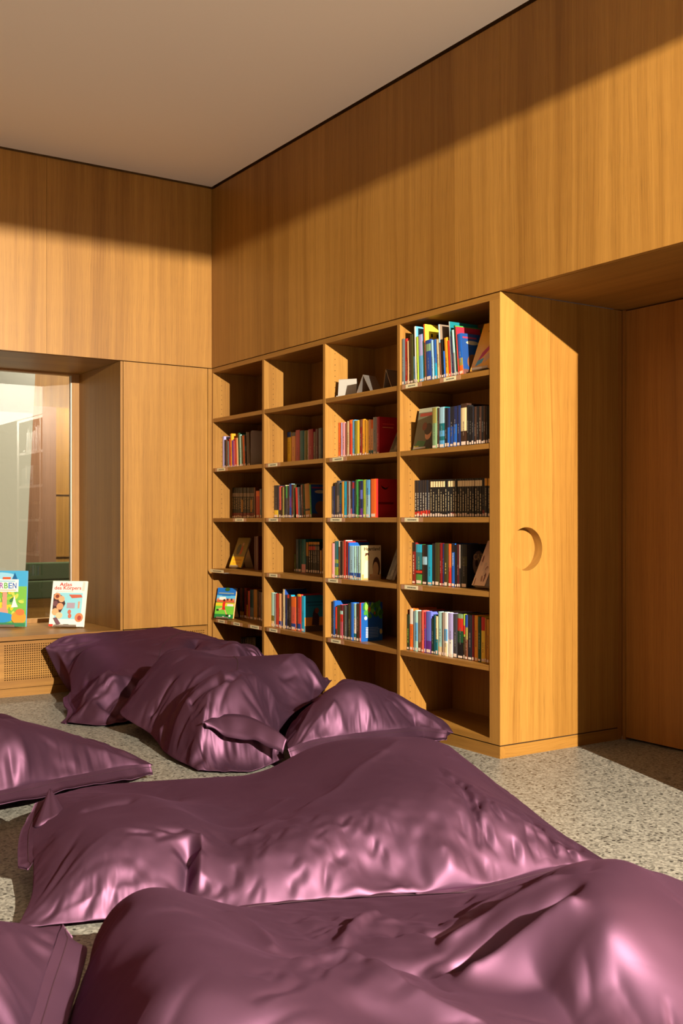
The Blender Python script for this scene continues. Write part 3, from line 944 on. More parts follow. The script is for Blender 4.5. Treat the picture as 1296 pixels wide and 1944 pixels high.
def art_soccer(a):
    a.rect(0, 0, 1, 1, (60, 150, 60))
    a.rect(0, .62, 1, 1, (20, 105, 190))
    a.rect(0, .55, 1, .75, (90, 180, 225))
    a.rect(.02, .52, .98, .62, (190, 90, 55))
    for i in range(9):
        a.ell(.08 + i * .105, .62, .05, .04, (90, 40, 30) if i % 2 else (215, 130, 80), 8)
    a.rect(.15, .6, .5, .7, (225, 225, 220))
    a.rect(0, .4, 1, .5, (225, 190, 45))
    a.rect(.62, .4, .95, .47, (215, 215, 215))
    a.rect(0, .13, 1, .4, (105, 185, 60))
    a.rect(0, 0, 1, .13, (20, 120, 60))
    a.poly([(.38, .36), (.5, .34), (.52, .52), (.44, .56), (.36, .48)], (205, 40, 35))
    a.poly([(.36, .28), (.56, .26), (.52, .36), (.38, .37)], (190, 35, 30))
    a.poly([(.2, .24), (.38, .3), (.36, .34), (.16, .3)], (225, 160, 110))
    a.poly([(.5, .28), (.56, .27), (.68, .12), (.62, .12)], (225, 160, 110))
    a.ell(.44, .59, .06, .04, (60, 35, 25))
    a.ell(.14, .26, .08, .03, (25, 25, 25))
    a.ell(.68, .1, .08, .03, (25, 25, 25))
    a.ell(.82, .08, .05, .035, (235, 235, 235))
    a.rect(.44, .0, .54, .06, (230, 230, 220))
    a.rect(.1, .8, .92, .84, (130, 150, 150))
    a.rect(.3, .74, .75, .76, (30, 95, 150))
    a.ell(.55, .95, .13, .06, (40, 90, 40))


def art_atlas(a):
    a.rect(0, 0, 1, 1, (236, 233, 222))
    a.rect(.12, .16, .9, .74, (140, 205, 220))
    a.text('Atlas', .2, .885, .56, .965, (190, 20, 22))
    a.text('des Körpers', .06, .785, .84, .885, (190, 20, 22))
    a.rect(.12, .765, .62, .772, (150, 150, 150))
    a.poly([(.86, .78), (.94, .78), (.95, .97), (.88, .99)], (205, 200, 190))
    a.poly([(.06, .35), (.3, .3), (.42, .5), (.34, .66), (.14, .74), (.06, .7)], (70, 48, 50))
    a.ell(.17, .66, .1, .075, (205, 140, 100))
    a.ell(.17, .66, .055, .04, (120, 60, 45))
    a.ell(.3, .6, .09, .07, (220, 165, 125))
    a.ell(.27, .44, .1, .075, (215, 150, 110))
    a.ell(.13, .5, .07, .06, (110, 75, 80))
    a.ell(.15, .32, .1, .08, (225, 165, 120))
    a.ell(.27, .24, .1, .07, (225, 190, 150))
    a.poly([(.5, .7), (.86, .7), (.9, .64), (.6, .62)], (190, 95, 75))
    a.rect(.47, .4, .7, .52, (165, 150, 165))
    a.ell(.56, .32, .05, .05, (190, 110, 90))
    a.ell(.58, .23, .05, .05, (190, 110, 90))
    a.rect(.79, .4, .84, .55, (205, 150, 120))
    a.ell(.85, .2, .12, .1, (220, 130, 90))
    a.ell(.86, .19, .06, .055, (160, 70, 60))
    a.poly([(.1, .18), (.2, .2), (.34, .06), (.22, .03)], (110, 80, 90))
    a.rect(.42, .03, .57, .05, (40, 40, 40))
    a.rect(0, 0, .12, .05, (215, 60, 45))


def art_farben(a):
    a.rect(0, 0, 1, 1, (120, 185, 80))
    a.rect(0, .72, 1, 1, (70, 165, 215))
    a.ell(.5, .9, .3, .07, (150, 205, 230))
    a.poly([(.72, .82), (.78, .97), (.84, .82)], (30, 95, 150))
    a.poly([(.3, .82), (.36, .93), (.42, .82)], (40, 60, 80))
    random.seed(5)
    for i in range(60):
        a.ell(random.uniform(.05, .95), random.uniform(.15, .72), .055, .03, random.choice([(85, 150, 60), (150, 195, 70), (215, 200, 60), (60, 125, 70), (190, 205, 90)]), 9, random.uniform(0, 3))
    a.rect(.58, .3, .66, .62, (225, 150, 130))
    a.ell(.6, .26, .09, .08, (230, 150, 130))
    a.poly([(.74, .34), (.86, .35), (.82, .44), (.79, .56), (.77, .46)], (235, 235, 230))
    a.ell(.5, .16, .3, .1, (50, 145, 205))
    a.ell(.88, .16, .13, .12, (230, 150, 60))
    a.ell(.9, .26, .08, .06, (235, 120, 70))
    a.ell(.2, .12, .16, .08, (25, 75, 110))
    a.rect(.55, .0, 1, .07, (60, 130, 90))
    a.rect(.2, .62, .86, .845, (240, 238, 230))
    a.rect(.58, .85, .72, .885, (225, 90, 50))
    a.rect(.3, .80, .8, .82, (130, 190, 215))
    a.rect(.3, .645, .82, .655, (225, 130, 60))
    cs = [(225, 60, 50), (240, 150, 40), (150, 90, 170), (90, 170, 70), (60, 120, 200), (30, 90, 180)]
    for i, ch in enumerate('FARBEN'):
        a.text(ch, .372 + i * .0775, .68, .440 + i * .0775, .785, cs[i])


def art_boy(a):
    a.rect(0, 0, 1, 1, (95, 98, 78))
    a.rect(0, .9, 1, 1, (160, 165, 140))
    a.rect(.1, .8, .9, .88, (130, 45, 35))
    a.poly([(0, 0), (.9, 0), (.7, .18), (.2, .22)], (45, 120, 75))
    a.poly([(.55, .05), (1, .0), (1, .4), (.7, .3)], (30, 30, 34))
    a.ell(.7, .35, .16, .13, (205, 150, 115))
    a.ell(.66, .48, .2, .14, (50, 35, 28))
    a.ell(.45, .55, .12, .1, (110, 50, 35))
    a.rect(.05, .06, .3, .09, (190, 190, 80))


def art_gold(a):
    a.rect(0, 0, 1, 1, (240, 175, 50))
    a.poly([(.2, .2), (.4, .3), (.75, .55), (.6, .56), (.3, .38)], (190, 55, 60))
    a.poly([(.15, .1), (.4, .16), (.45, .26), (.2, .22)], (90, 165, 185))
    a.ell(.62, .52, .13, .07, (120, 70, 40))
    a.poly([(.5, .15), (.8, .3), (.7, .4), (.45, .3)], (215, 165, 110))
    a.rect(.3, .8, .8, .84, (150, 95, 25))


def art_pale(a):
    a.rect(0, 0, 1, 1, (235, 200, 165))
    random.seed(11)
    for i in range(14):
        a.ell(random.uniform(.1, .9), random.uniform(.05, .7), .1, .05, random.choice([(170, 125, 100), (220, 190, 160), (130, 80, 70)]), 8, random.uniform(0, 3))
    a.rect(.35, .85, .85, .9, (110, 75, 60))


def art_meadow(a):
    a.rect(0, 0, 1, 1, (150, 130, 70))
    a.rect(0, 0, 1, .36, (232, 180, 40))
    a.ell(.35, .6, .16, .18, (95, 95, 75))
    a.poly([(.5, .42), (.66, .45), (.68, .66), (.55, .74)], (190, 90, 55))
    a.ell(.6, .78, .07, .05, (200, 150, 110))
    a.rect(.15, .22, .85, .27, (215, 150, 40))
    a.rect(.2, .12, .8, .16, (215, 150, 40))


def art_grey(a):
    a.rect(0, 0, 1, 1, (105, 95, 82))
    a.rect(.1, .12, .5, .75, (70, 60, 52))
    a.rect(.55, .1, .9, .3, (130, 120, 105))


def bay_limits(p):
    if p[0] < -0.05 or p[1] > 0.02:
        return None
    for a_, b2 in YB:
        if b2 - 0.03 < p[1] < a_ + 0.012:
            return a_, b2
    return None


def keep_in_bay(mb, ref):
    lim = bay_limits(ref)
    if lim:
        mb.v = [(min(x, DEP - 0.004), min(max(y, lim[1] + 0.004), lim[0] - 0.004), z_) for x, y, z_ in mb.v]


def display_book(BL, BR, TL, z, c, artf, label, group=None, th=0.012, stand=True, cat='book', stand_label=None, flip=1, xa=None, xb=None):
    """bottom corners are read on the shelf plane, height and lean from the top-left corner"""
    pl, pr = on(2, z + 0.012, *BL), on(2, z + 0.012, *BR)
    if xa is not None:
        xb = xa if xb is None else xb
        pl, pr = (np.array([xq, on(0, xq, *q)[1], z + 0.003]) for q, xq in ((BL, xa), (BR, xb)))
    lim = bay_limits(pl)
    if lim and pr[1] < lim[1] + 0.006:
        pr = pl + (pr - pl) * (pl[1] - lim[1] - 0.006) / (pl[1] - pr[1])
    e = pr - pl
    wdt = float(np.hypot(e[0], e[1]))
    e /= wdt
    back = np.array([-e[1], e[0], 0.0]) * flip
    if back @ _F < 0:
        back = -back
    best = None
    for hh in np.arange(0.12, 0.40, 0.004):
        for an in np.arange(4, 40, 0.5):
            t = pl + hh * (math.cos(math.radians(an)) * _U + math.sin(math.radians(an)) * back)
            er = np.sum((proj(t) - np.array(TL)) ** 2)
            if best is None or er < best[0]:
                best = (er, hh, math.radians(an))
    _, hh, an = best
    if xa is not None:
        pl[2] = z + 0.0035 + (th + 0.004) * math.sin(an)
    else:
        pl[2] = z + 0.004 + (th + 0.004) * math.sin(an)
    up = math.cos(an) * _U + math.sin(an) * back
    nrm = np.cross(e, up)
    if nrm @ ray(*BL) > 0:
        nrm = -nrm
    m = MB()
    cc = col(c)

    def P(u, v, w_):
        return pl + e * (u * wdt) + up * (v * hh) - nrm * w_
    for w0, w1 in ((0, 0.0018), (th - 0.0018, th)):
        q = [P(0, 0, w0), P(1, 0, w0), P(1, 1, w0), P(0, 1, w0), P(0, 0, w1), P(1, 0, w1), P(1, 1, w1), P(0, 1, w1)]
        for f in ((0, 1, 2, 3), (7, 6, 5, 4), (0, 4, 5, 1), (1, 5, 6, 2), (2, 6, 7, 3), (3, 7, 4, 0)):
            m.quad(*[q[i] for i in f], cc)
    m.quad(P(0, 0, 0), P(0, 1, 0), P(0, 1, th), P(0, 0, th), cc)
    o = m.build('book', M_COVER)
    pg = MB()
    q = [P(.003, .008, .0018), P(.985, .008, .0018), P(.985, .992, .0018), P(.003, .992, .0018), P(.003, .008, th - .0018), P(.985, .008, th - .0018), P(.985, .992, th - .0018), P(.003, .992, th - .0018)]
    for f in ((0, 4, 5, 1), (1, 5, 6, 2), (2, 6, 7, 3), (3, 7, 4, 0)):
        pg.quad(*[q[i] for i in f])
    pg.build('pages', M_PAPER, o)
    a = Art(pl, e * wdt, up * hh, nrm)
    artf(a)
    a.build('cover_print', o)
    tag(o, label, cat, group)
    if stand:
        s = MB()

        def S(u, v, w_):
            return pl + e * (u * wdt) + up * (v * hh) - nrm * w_
        g0, g1 = 0.18, 0.82
        t_ = 0.0015
        # lip, plate behind the book, and the strut that drops to the shelf
        s.quad(S(g0, -.004, -.016), S(g1, -.004, -.016), S(g1, -.004, th + .003), S(g0, -.004, th + .003))
        s.quad(S(g0, -.004, -.016), S(g0, .035, -.018), S(g1, .035, -.018), S(g1, -.004, -.016))
        s.quad(S(g0, -.004, th + .003), S(g1, -.004, th + .003), S(g1, .8, th + .003), S(g0, .8, th + .003))
        tp = [S(g0, .8, th + .003), S(g1, .8, th + .003)]
        dn = [np.array([p[0], p[1], z + 0.003]) + back * 0.06 for p in tp]
        s.quad(tp[0], tp[1], dn[1], dn[0])
        keep_in_bay(s, pl)
        so = s.build('book_stand', M_STEEL)
        md = so.modifiers.new('solid', 'SOLIDIFY')
        md.thickness = t_
        tag(so, stand_label or ('bent metal stand holding the ' + label.split(' standing')[0].split(' leaning')[0].split(' propped')[0])[:90], 'book stand', 'metal stands under face-on books')
    return o


zs = [z + TS for z in ZSH]


def zp(ox, oy, s):
    return lambda x, y: (ox + x / s, oy + y / s)


f = zp(390, 1095, 11.172)
display_book(f(185, 850), f(578, 880), f(270, 237), zs[4], 'amber', art_soccer, xa=-0.012, xb=0.055, label='paperback with a football match cover propped up in the leftmost bay', stand_label='metal stand under the football paperback')
f = zp(390, 910, 10.23)
display_book(f(455, 1698), f(690, 1722), f(640, 1155), zs[3], 'khaki', art_meadow, xa=0.07, xb=0.11, label='yellow-bottomed book propped on a stand, fourth shelf of leftmost bay', stand_label='metal stand under the yellow-bottomed book in the leftmost bay')
f = zp(752, 590, 6.821)
display_book(f(950, 790), f(1330, 752), f(1140, 190), zs[0], 'ochre', art_gold, xa=0.035, label='golden picture book propped at right end of the rightmost top shelf', stand_label='metal stand under the golden picture book')
f = zp(752, 750, 6.821)
display_book(f(212, 690), f(455, 683), f(302, 190), zs[1], 'dgrey', art_boy, xa=0.06, label='dark book with a portrait cover propped left on rightmost second shelf', stand_label='metal stand under the dark portrait book')
f = zp(752, 1010, 6.821)
display_book(f(975, 690), f(1142, 705), f(1190, 152), zs[3], 'taupe', art_pale, xa=0.06, label='pale brown book leaning right end of rightmost fourth shelf', th=0.03, stand=False)
f = zp(614, 1010, 8.64)
display_book(f(1028, 775), f(1118, 798), f(1200, 300), zs[3], 'dbrown', art_grey, xa=0.08, label='brown book leaning against the divider beside the Heartland paperback', th=0.02, stand=False)
f = zp(614, 770, 8.64)
display_book(f(1075, 752), f(1190, 745), f(1195, 475), zs[1], 'taupe', art_grey, xa=0.09, label='small grey book leaning beside the crimson book', th=0.012, stand=False)
# two books on the window sill
f = zp(0, 1000, 3.086)
display_book(f(285, 580), f(488, 583), f(312, 313), ZS, 'white', art_atlas, 'white body atlas with red title standing on the window sill', th=0.014, stand_label='clear stand under the white body atlas')
display_book(f(-178, 576), f(150, 580), f(-166, 249), ZS, 'sky', art_farben, 'large colourful picture book standing at left on the window sill', th=0.016, stand_label='stand under the colourful picture book')


# empty stands and bookends
def stand(p, e, wd, z, hgt, lean, mat, label, spread=0.09):
    """bent sheet: lip, leaning plate, strut; p = near end of the front bend, e = direction of the bend"""
    e = np.array([e[0], e[1], 0.0])
    e /= np.hypot(e[0], e[1])
    pl = np.array([p[0], p[1], z + 0.0032])
    pr = pl + e * wd
    back = np.array([-e[1], e[0], 0.0])
    if back @ (_F + 0.6 * _R) < 0:
        back = -back
    up = math.cos(lean) * _U + math.sin(lean) * back
    s = MB()
    tl, tr = pl + up * hgt, pr + up * hgt
    s.quad(pl - back * 0.02, pr - back * 0.02, pr, pl)
    s.quad(pl - back * 0.02 + _U * 0.008, pr - back * 0.02 + _U * 0.008, pr - back * 0.02, pl - back * 0.02)
    s.quad(pl, pr, tr, tl)
    br = np.array([tr[0], tr[1], z + 0.0032]) + back * spread
    bl = np.array([tl[0], tl[1], z + 0.0032]) + back * spread
    s.quad(tl, tr, br, bl)
    keep_in_bay(s, pl)
    o = s.build('book_stand', mat)
    md = o.modifiers.new('solid', 'SOLIDIFY')
    md.thickness = 0.002
    tag(o, label, 'book stand', 'empty metal book stands')
    return o


ypx = lambda px, x: on(0, x, px, 740)[1]
stand((0.05, ypx(641, 0.05)), (0.55, -0.83), 0.11, zs[0], 0.105, 0.14, M_WPAINT, 'empty pale stand at left on top shelf of the third bay', 0.05)
stand((0.05, ypx(704, 0.05)), (0.95, 0.2), 0.10, zs[0], 0.115, 0.55, M_STEEL, 'empty bent metal stand in middle of the third top shelf', 0.05)
stand((0.06, ypx(744, 0.06)), (0.95, 0.2), 0.10, zs[0], 0.115, 0.4, M_STEEL, 'empty metal stand half hidden by the divider, third top shelf', 0.02)
# plain taupe bookend plate, leftmost bay
ya, yb_ = on(0, 0.17, 390 + 965 / 11.172, 850)[1], YB[0][1] + 0.004
yq = on(0, 0.10, 390 + 960 / 11.172, 850)[1]
be = MB()
x0, x1, zt = 0.07, 0.20, on(0, 0.07, 476, 817)[2]
r_ = 0.012
pts = [(x0, zs[1] + 0.001), (x1, zs[1] + 0.001), (x1, zt - r_)] + [(x1 - r_ + r_ * math.cos(t), zt - r_ + r_ * math.sin(t)) for t in (0.5, 1.0, 1.57)] + [(x0 + r_ + r_ * math.cos(t), zt - r_ + r_ * math.sin(t)) for t in (1.57, 2.1, 2.6, 3.14)]
yq = on(0, x0, 476, 850)[1]
be.poly([(px, yq, pz) for px, pz in pts])
be.quad((x0, yq, zs[1] + 0.001), (x1, yq, zs[1] + 0.001), (x1, yq - 0.08, zs[1] + 0.001), (x0, yq - 0.08, zs[1] + 0.001))
o = be.build('bookend', plain('taupe_steel', (0.40, 0.32, 0.24), 0.5, 0.4))
o.modifiers.new('solid', 'SOLIDIFY').thickness = 0.002
tag(o, 'plain taupe metal bookend on second shelf of the leftmost bay', 'bookend')
# two dark red books behind the yellow-bottomed one
for i, (a_, b2) in enumerate(((945, 975), (978, 1100))):
    xs = 0.13
    ya = on(0, xs, 390 + a_ / 10.23, 1000)[1]
    yb_ = max(on(0, xs, 390 + b2 / 10.23, 1000)[1], YB[0][1] + 0.002)
    h = on(0, xs, 390 + b2 / 10.23, 910 + 1110 / 10.23)[2] - zs[3]
    make_book(xs, ya, max(yb_, ya - 0.03), zs[3], h, 0.17, 'maroon', label=['thin dark maroon book at right on fourth shelf of leftmost bay', 'thick maroon book against the divider on fourth shelf, leftmost bay'][i], group='fourth shelf of the leftmost bay')
# ------------------------------------------------------------------ bean bags
def satin():
    """purple nylon satin: dark body, broad pinkish sheen from the weave"""
    m, nt, b = newmat('purple_nylon_satin')
    L = nt.links.new
    tc = N(nt, 'ShaderNodeTexCoord')
    n1 = N(nt, 'ShaderNodeTexNoise', Scale=3.0, Detail=3.0)
    L(tc.outputs['Object'], n1.inputs['Vector'])
    mx = N(nt, 'ShaderNodeMix', data_type='RGBA')
    mx.inputs['A'].default_value = (0.126, 0.060, 0.106, 1)
    mx.inputs['B'].default_value = (0.158, 0.075, 0.132, 1)
    L(n1.outputs['Fac'], mx.inputs['Factor'])
    L(mx.outputs['Result'], b.inputs['Base Color'])
    b.inputs['Metallic'].default_value = 0.95
    b.inputs['Specular Tint'].default_value = (0.30, 0.16, 0.20, 1)
    b.inputs['Roughness'].default_value = 0.58
    b.inputs['Sheen Weight'].default_value = 0.0
    b.inputs['Sheen Roughness'].default_value = 0.45
    b.inputs['Sheen Tint'].default_value = (0.9, 0.6, 0.75, 1)
    # crisp creases of stiff nylon: ridged noise, only in patches, plus the weave
    mp = N(nt, 'ShaderNodeMapping')
    mp.inputs['Rotation'].default_value = (0.4, 0.3, 0.6)
    mp.inputs['Scale'].default_value = (1.0, 0.55, 1.0)
    L(tc.outputs['Object'], mp.inputs['Vector'])
    n2 = N(nt, 'ShaderNodeTexNoise', noise_type='RIDGED_MULTIFRACTAL', Scale=9.0, Detail=2.5, Roughness=0.4, Lacunarity=2.3)
    L(mp.outputs[0], n2.inputs['Vector'])
    pt = N(nt, 'ShaderNodeTexNoise', Scale=4.5, Detail=2.0)
    L(tc.outputs['Object'], pt.inputs['Vector'])
    pm = N(nt, 'ShaderNodeMapRange')
    pm.inputs['From Min'].default_value = 0.47
    pm.inputs['From Max'].default_value = 0.62
    L(pt.outputs['Fac'], pm.inputs['Value'])
    ht = math_(nt, 'MULTIPLY', n2.outputs['Fac'], math_(nt, 'ADD', math_(nt, 'MULTIPLY', pm.outputs[0], 0.85), 0.15))
    n3 = N(nt, 'ShaderNodeTexNoise', Scale=900.0, Detail=2.0)
    L(tc.outputs['Object'], n3.inputs['Vector'])
    b1 = N(nt, 'ShaderNodeBump', Strength=0.8, Distance=0.016)
    L(ht, b1.inputs['Height'])
    b2 = N(nt, 'ShaderNodeBump', Strength=0.18, Distance=0.0006)
    L(n3.outputs['Fac'], b2.inputs['Height'])
    L(b1.outputs[0], b2.inputs['Normal'])
    L(b2.outputs[0], b.inputs['Normal'])
    return m


M_BAG = satin()
M_SEAM = plain('dark_purple_thread', (0.035, 0.014, 0.022), 0.6, 0.2)


def I(px, py, z):
    """point at height z on the measured image ray"""
    p = on(2, z, px, py)
    return (p[0], p[1], z)


def DP(px, py, d):
    """point at distance d along the view axis on the image ray"""
    return tuple(CAM + d * ray(px, py))


def resample(pts, n):
    P = np.array(pts, float)
    if len(P) > 2:                                   # gentle smoothing through the points
        t = np.linspace(0, 1, 60)
        seg = np.r_[0, np.cumsum(np.linalg.norm(np.diff(P, axis=0), axis=1))]
        seg /= seg[-1]
        P = catmull(P, seg, np.linspace(0, 1, 80))
    s = np.r_[0, np.cumsum(np.linalg.norm(np.diff(P, axis=0), axis=1))]
    u = np.linspace(0, s[-1], n)
    return np.stack([np.interp(u, s, P[:, i]) for i in range(3)], 1)


def catmull(P, s, q):
    m = np.zeros_like(P)
    m[1:-1] = (P[2:] - P[:-2]) / (s[2:] - s[:-2])[:, None]
    m[0] = (P[1] - P[0]) / (s[1] - s[0])
    m[-1] = (P[-1] - P[-2]) / (s[-1] - s[-2])
    i = np.clip(np.searchsorted(s, q, 'right') - 1, 0, len(s) - 2)
    h = (s[i + 1] - s[i])[:, None]
    t = ((q - s[i])[:, None]) / h
    return ((2 * t**3 - 3 * t**2 + 1) * P[i] + (t**3 - 2 * t**2 + t) * h * m[i] + (-2 * t**3 + 3 * t**2) * P[i + 1] + (t**3 - t**2) * h * m[i + 1])


def coons(A, B, C_, D_):
    """A: v=0 side (u 0..1), B: u=1 side (v 0..1), C_: v=1 side (u 0..1), D_: u=0 side (v 0..1)"""
    n, m = len(A), len(B)
    u = np.linspace(0, 1, n)[:, None, None]
    v = np.linspace(0, 1, m)[None, :, None]
    S = (1 - v) * A[:, None] + v * C_[:, None] + (1 - u) * D_[None] + u * B[None]
    S -= (1 - u) * (1 - v) * A[0] + u * (1 - v) * A[-1] + (1 - u) * v * C_[0] + u * v * C_[-1]
    return S


def tps(P, z, smooth):
    n = len(P)
    d = np.linalg.norm(P[:, None] - P[None], axis=2)
    K = np.where(d > 1e-9, d * d * np.log(d + 1e-12), 0) + np.eye(n) * smooth
    Q = np.c_[np.ones(n), P]
    A = np.block([[K, Q], [Q.T, np.zeros((3, 3))]])
    w_ = np.linalg.solve(A, np.r_[z, 0, 0, 0])

    def ev(X):
        d = np.linalg.norm(X[:, None] - P[None], axis=2)
        return np.where(d > 1e-9, d * d * np.log(d + 1e-12), 0) @ w_[:n] + w_[n] + X @ w_[n + 1:]
    return ev


def smooth_noise(n, m, fu, fv, rng):
    """band-limited noise on the grid"""
    a = rng.standard_normal((int(fu) + 4, int(fv) + 4))
    uu = np.linspace(0, fu, n)
    vv = np.linspace(0, fv, m)
    iu, iv = uu.astype(int), vv.astype(int)
    tu, tv = (uu - iu)[:, None], (vv - iv)[None]
    tu, tv = tu * tu * (3 - 2 * tu), tv * tv * (3 - 2 * tv)
    g = lambda x, y: a[np.ix_(iu + x, iv + y)]
    return g(0, 0) * (1 - tu) * (1 - tv) + g(1, 0) * tu * (1 - tv) + g(0, 1) * (1 - tu) * tv + g(1, 1) * tu * tv


def normals(X):
    du = np.gradient(X, axis=0)
    dv = np.gradient(X, axis=1)
    n = np.cross(du, dv)
    return n / (np.linalg.norm(n, axis=2, keepdims=True) + 1e-12)


def relax(X, T, eu, ev_, iters, k_t, fixed, bend):
    """cloth relaxation: threads are longer than the body below (eu, ev_ = local excess), so the cloth buckles"""
    def lens(A, B, e):
        return np.linalg.norm(B - A, axis=2) * (1 + e)
    cons = []
    fam = [((slice(None, -1), slice(None)), (slice(1, None), slice(None)), 'u', 1.0), ((slice(None), slice(None, -1)), (slice(None), slice(1, None)), 'v', 1.0),
           ((slice(None, -1), slice(None, -1)), (slice(1, None), slice(1, None)), 'd', 0.5), ((slice(1, None), slice(None, -1)), (slice(None, -1), slice(1, None)), 'd', 0.5)]
    for a, b, kind, s in fam:
        e = eu[a] if kind == 'u' else (ev_[a] if kind == 'v' else 0.5 * (eu[a] + ev_[a]))
        cons.append((a, b, lens(T[a], T[b], e), s))
    bc_ = []
    for a, b in (((slice(None, -2), slice(None)), (slice(2, None), slice(None))), ((slice(None), slice(None, -2)), (slice(None), slice(2, None)))):
        bc_.append((a, b))
    Nn = normals(T)
    for it in range(iters):
        acc = np.zeros_like(X)
        wt = np.zeros(X.shape[:2])
        for a, b, L0, s in cons:
            dlt = X[b] - X[a]
            ln = np.linalg.norm(dlt, axis=2) + 1e-12
            c = (0.5 * s * (ln - L0) / ln)[..., None] * dlt
            acc[a] += c
            acc[b] -= c
            wt[a] += s
            wt[b] += s
        X = X + 1.2 * acc / (wt[..., None] + 1e-9)
        # bending: pull each vertex toward the mean of its neighbours
        lap = np.zeros_like(X)
        lap[1:-1, 1:-1] = 0.25 * (X[2:, 1:-1] + X[:-2, 1:-1] + X[1:-1, 2:] + X[1:-1, :-2]) - X[1:-1, 1:-1]
        tl = np.zeros_like(X)
        tl[1:-1, 1:-1] = 0.25 * (T[2:, 1:-1] + T[:-2, 1:-1] + T[1:-1, 2:] + T[1:-1, :-2]) - T[1:-1, 1:-1]
        X = X + bend * (lap - tl)
        X = X + k_t * (T - X)
        X[fixed] = T[fixed]
    return X


def upsample(X, n, m):
    a, b = X.shape[:2]
    u, v = np.linspace(0, a - 1, n), np.linspace(0, b - 1, m)
    Y = np.empty((n, b, 3))
    for k in range(b):
        Y[:, k] = catmull(X[:, k], np.arange(a, dtype=float), u)
    Z = np.empty((n, m, 3))
    for k in range(n):
        Z[k] = catmull(Y[k], np.arange(b, dtype=float), v)
    return Z


def grid_faces(n, m, off, flip=False):
    i, k = np.meshgrid(np.arange(n - 1), np.arange(m - 1), indexing='ij')
    a = off + i * m + k
    q = np.stack([a, a + m, a + m + 1, a + 1], -1).reshape(-1, 4)
    return q[:, ::-1] if flip else q


def mesh_obj(name, V, Fq, mat, parent=None, label=None):
    me = bpy.data.meshes.new(name)
    me.from_pydata([tuple(v) for v in V], [], [tuple(int(i) for i in f_) for f_ in Fq])
    me.polygons.foreach_set('use_smooth', [True] * len(me.polygons))
    me.materials.append(mat)
    o = bpy.data.objects.new(name, me)
    COL.objects.link(o)
    if parent:
        o.parent = parent
    if label:
        o['label'] = label
    return o


def tube(path, r, nseg=6):
    P = np.array(path, float)
    t = np.gradient(P, axis=0)
    t /= np.linalg.norm(t, axis=1, keepdims=True) + 1e-12
    up = np.array([0, 0, 1.0])
    a = np.cross(t, up)
    a /= np.linalg.norm(a, axis=1, keepdims=True) + 1e-9
    b = np.cross(a, t)
    V = []
    for i in range(nseg):
        an = 2 * math.pi * i / nseg
        V.append(P + r * (math.cos(an) * a + math.sin(an) * b))
    V = np.stack(V, 1).reshape(-1, 3)
    Fq = []
    n = len(P)
    for i in range(n - 1):
        for k in range(nseg):
            k2 = (k + 1) % nseg
            Fq.append((i * nseg + k, i * nseg + k2, (i + 1) * nseg + k2, (i + 1) * nseg + k))
    return V, Fq


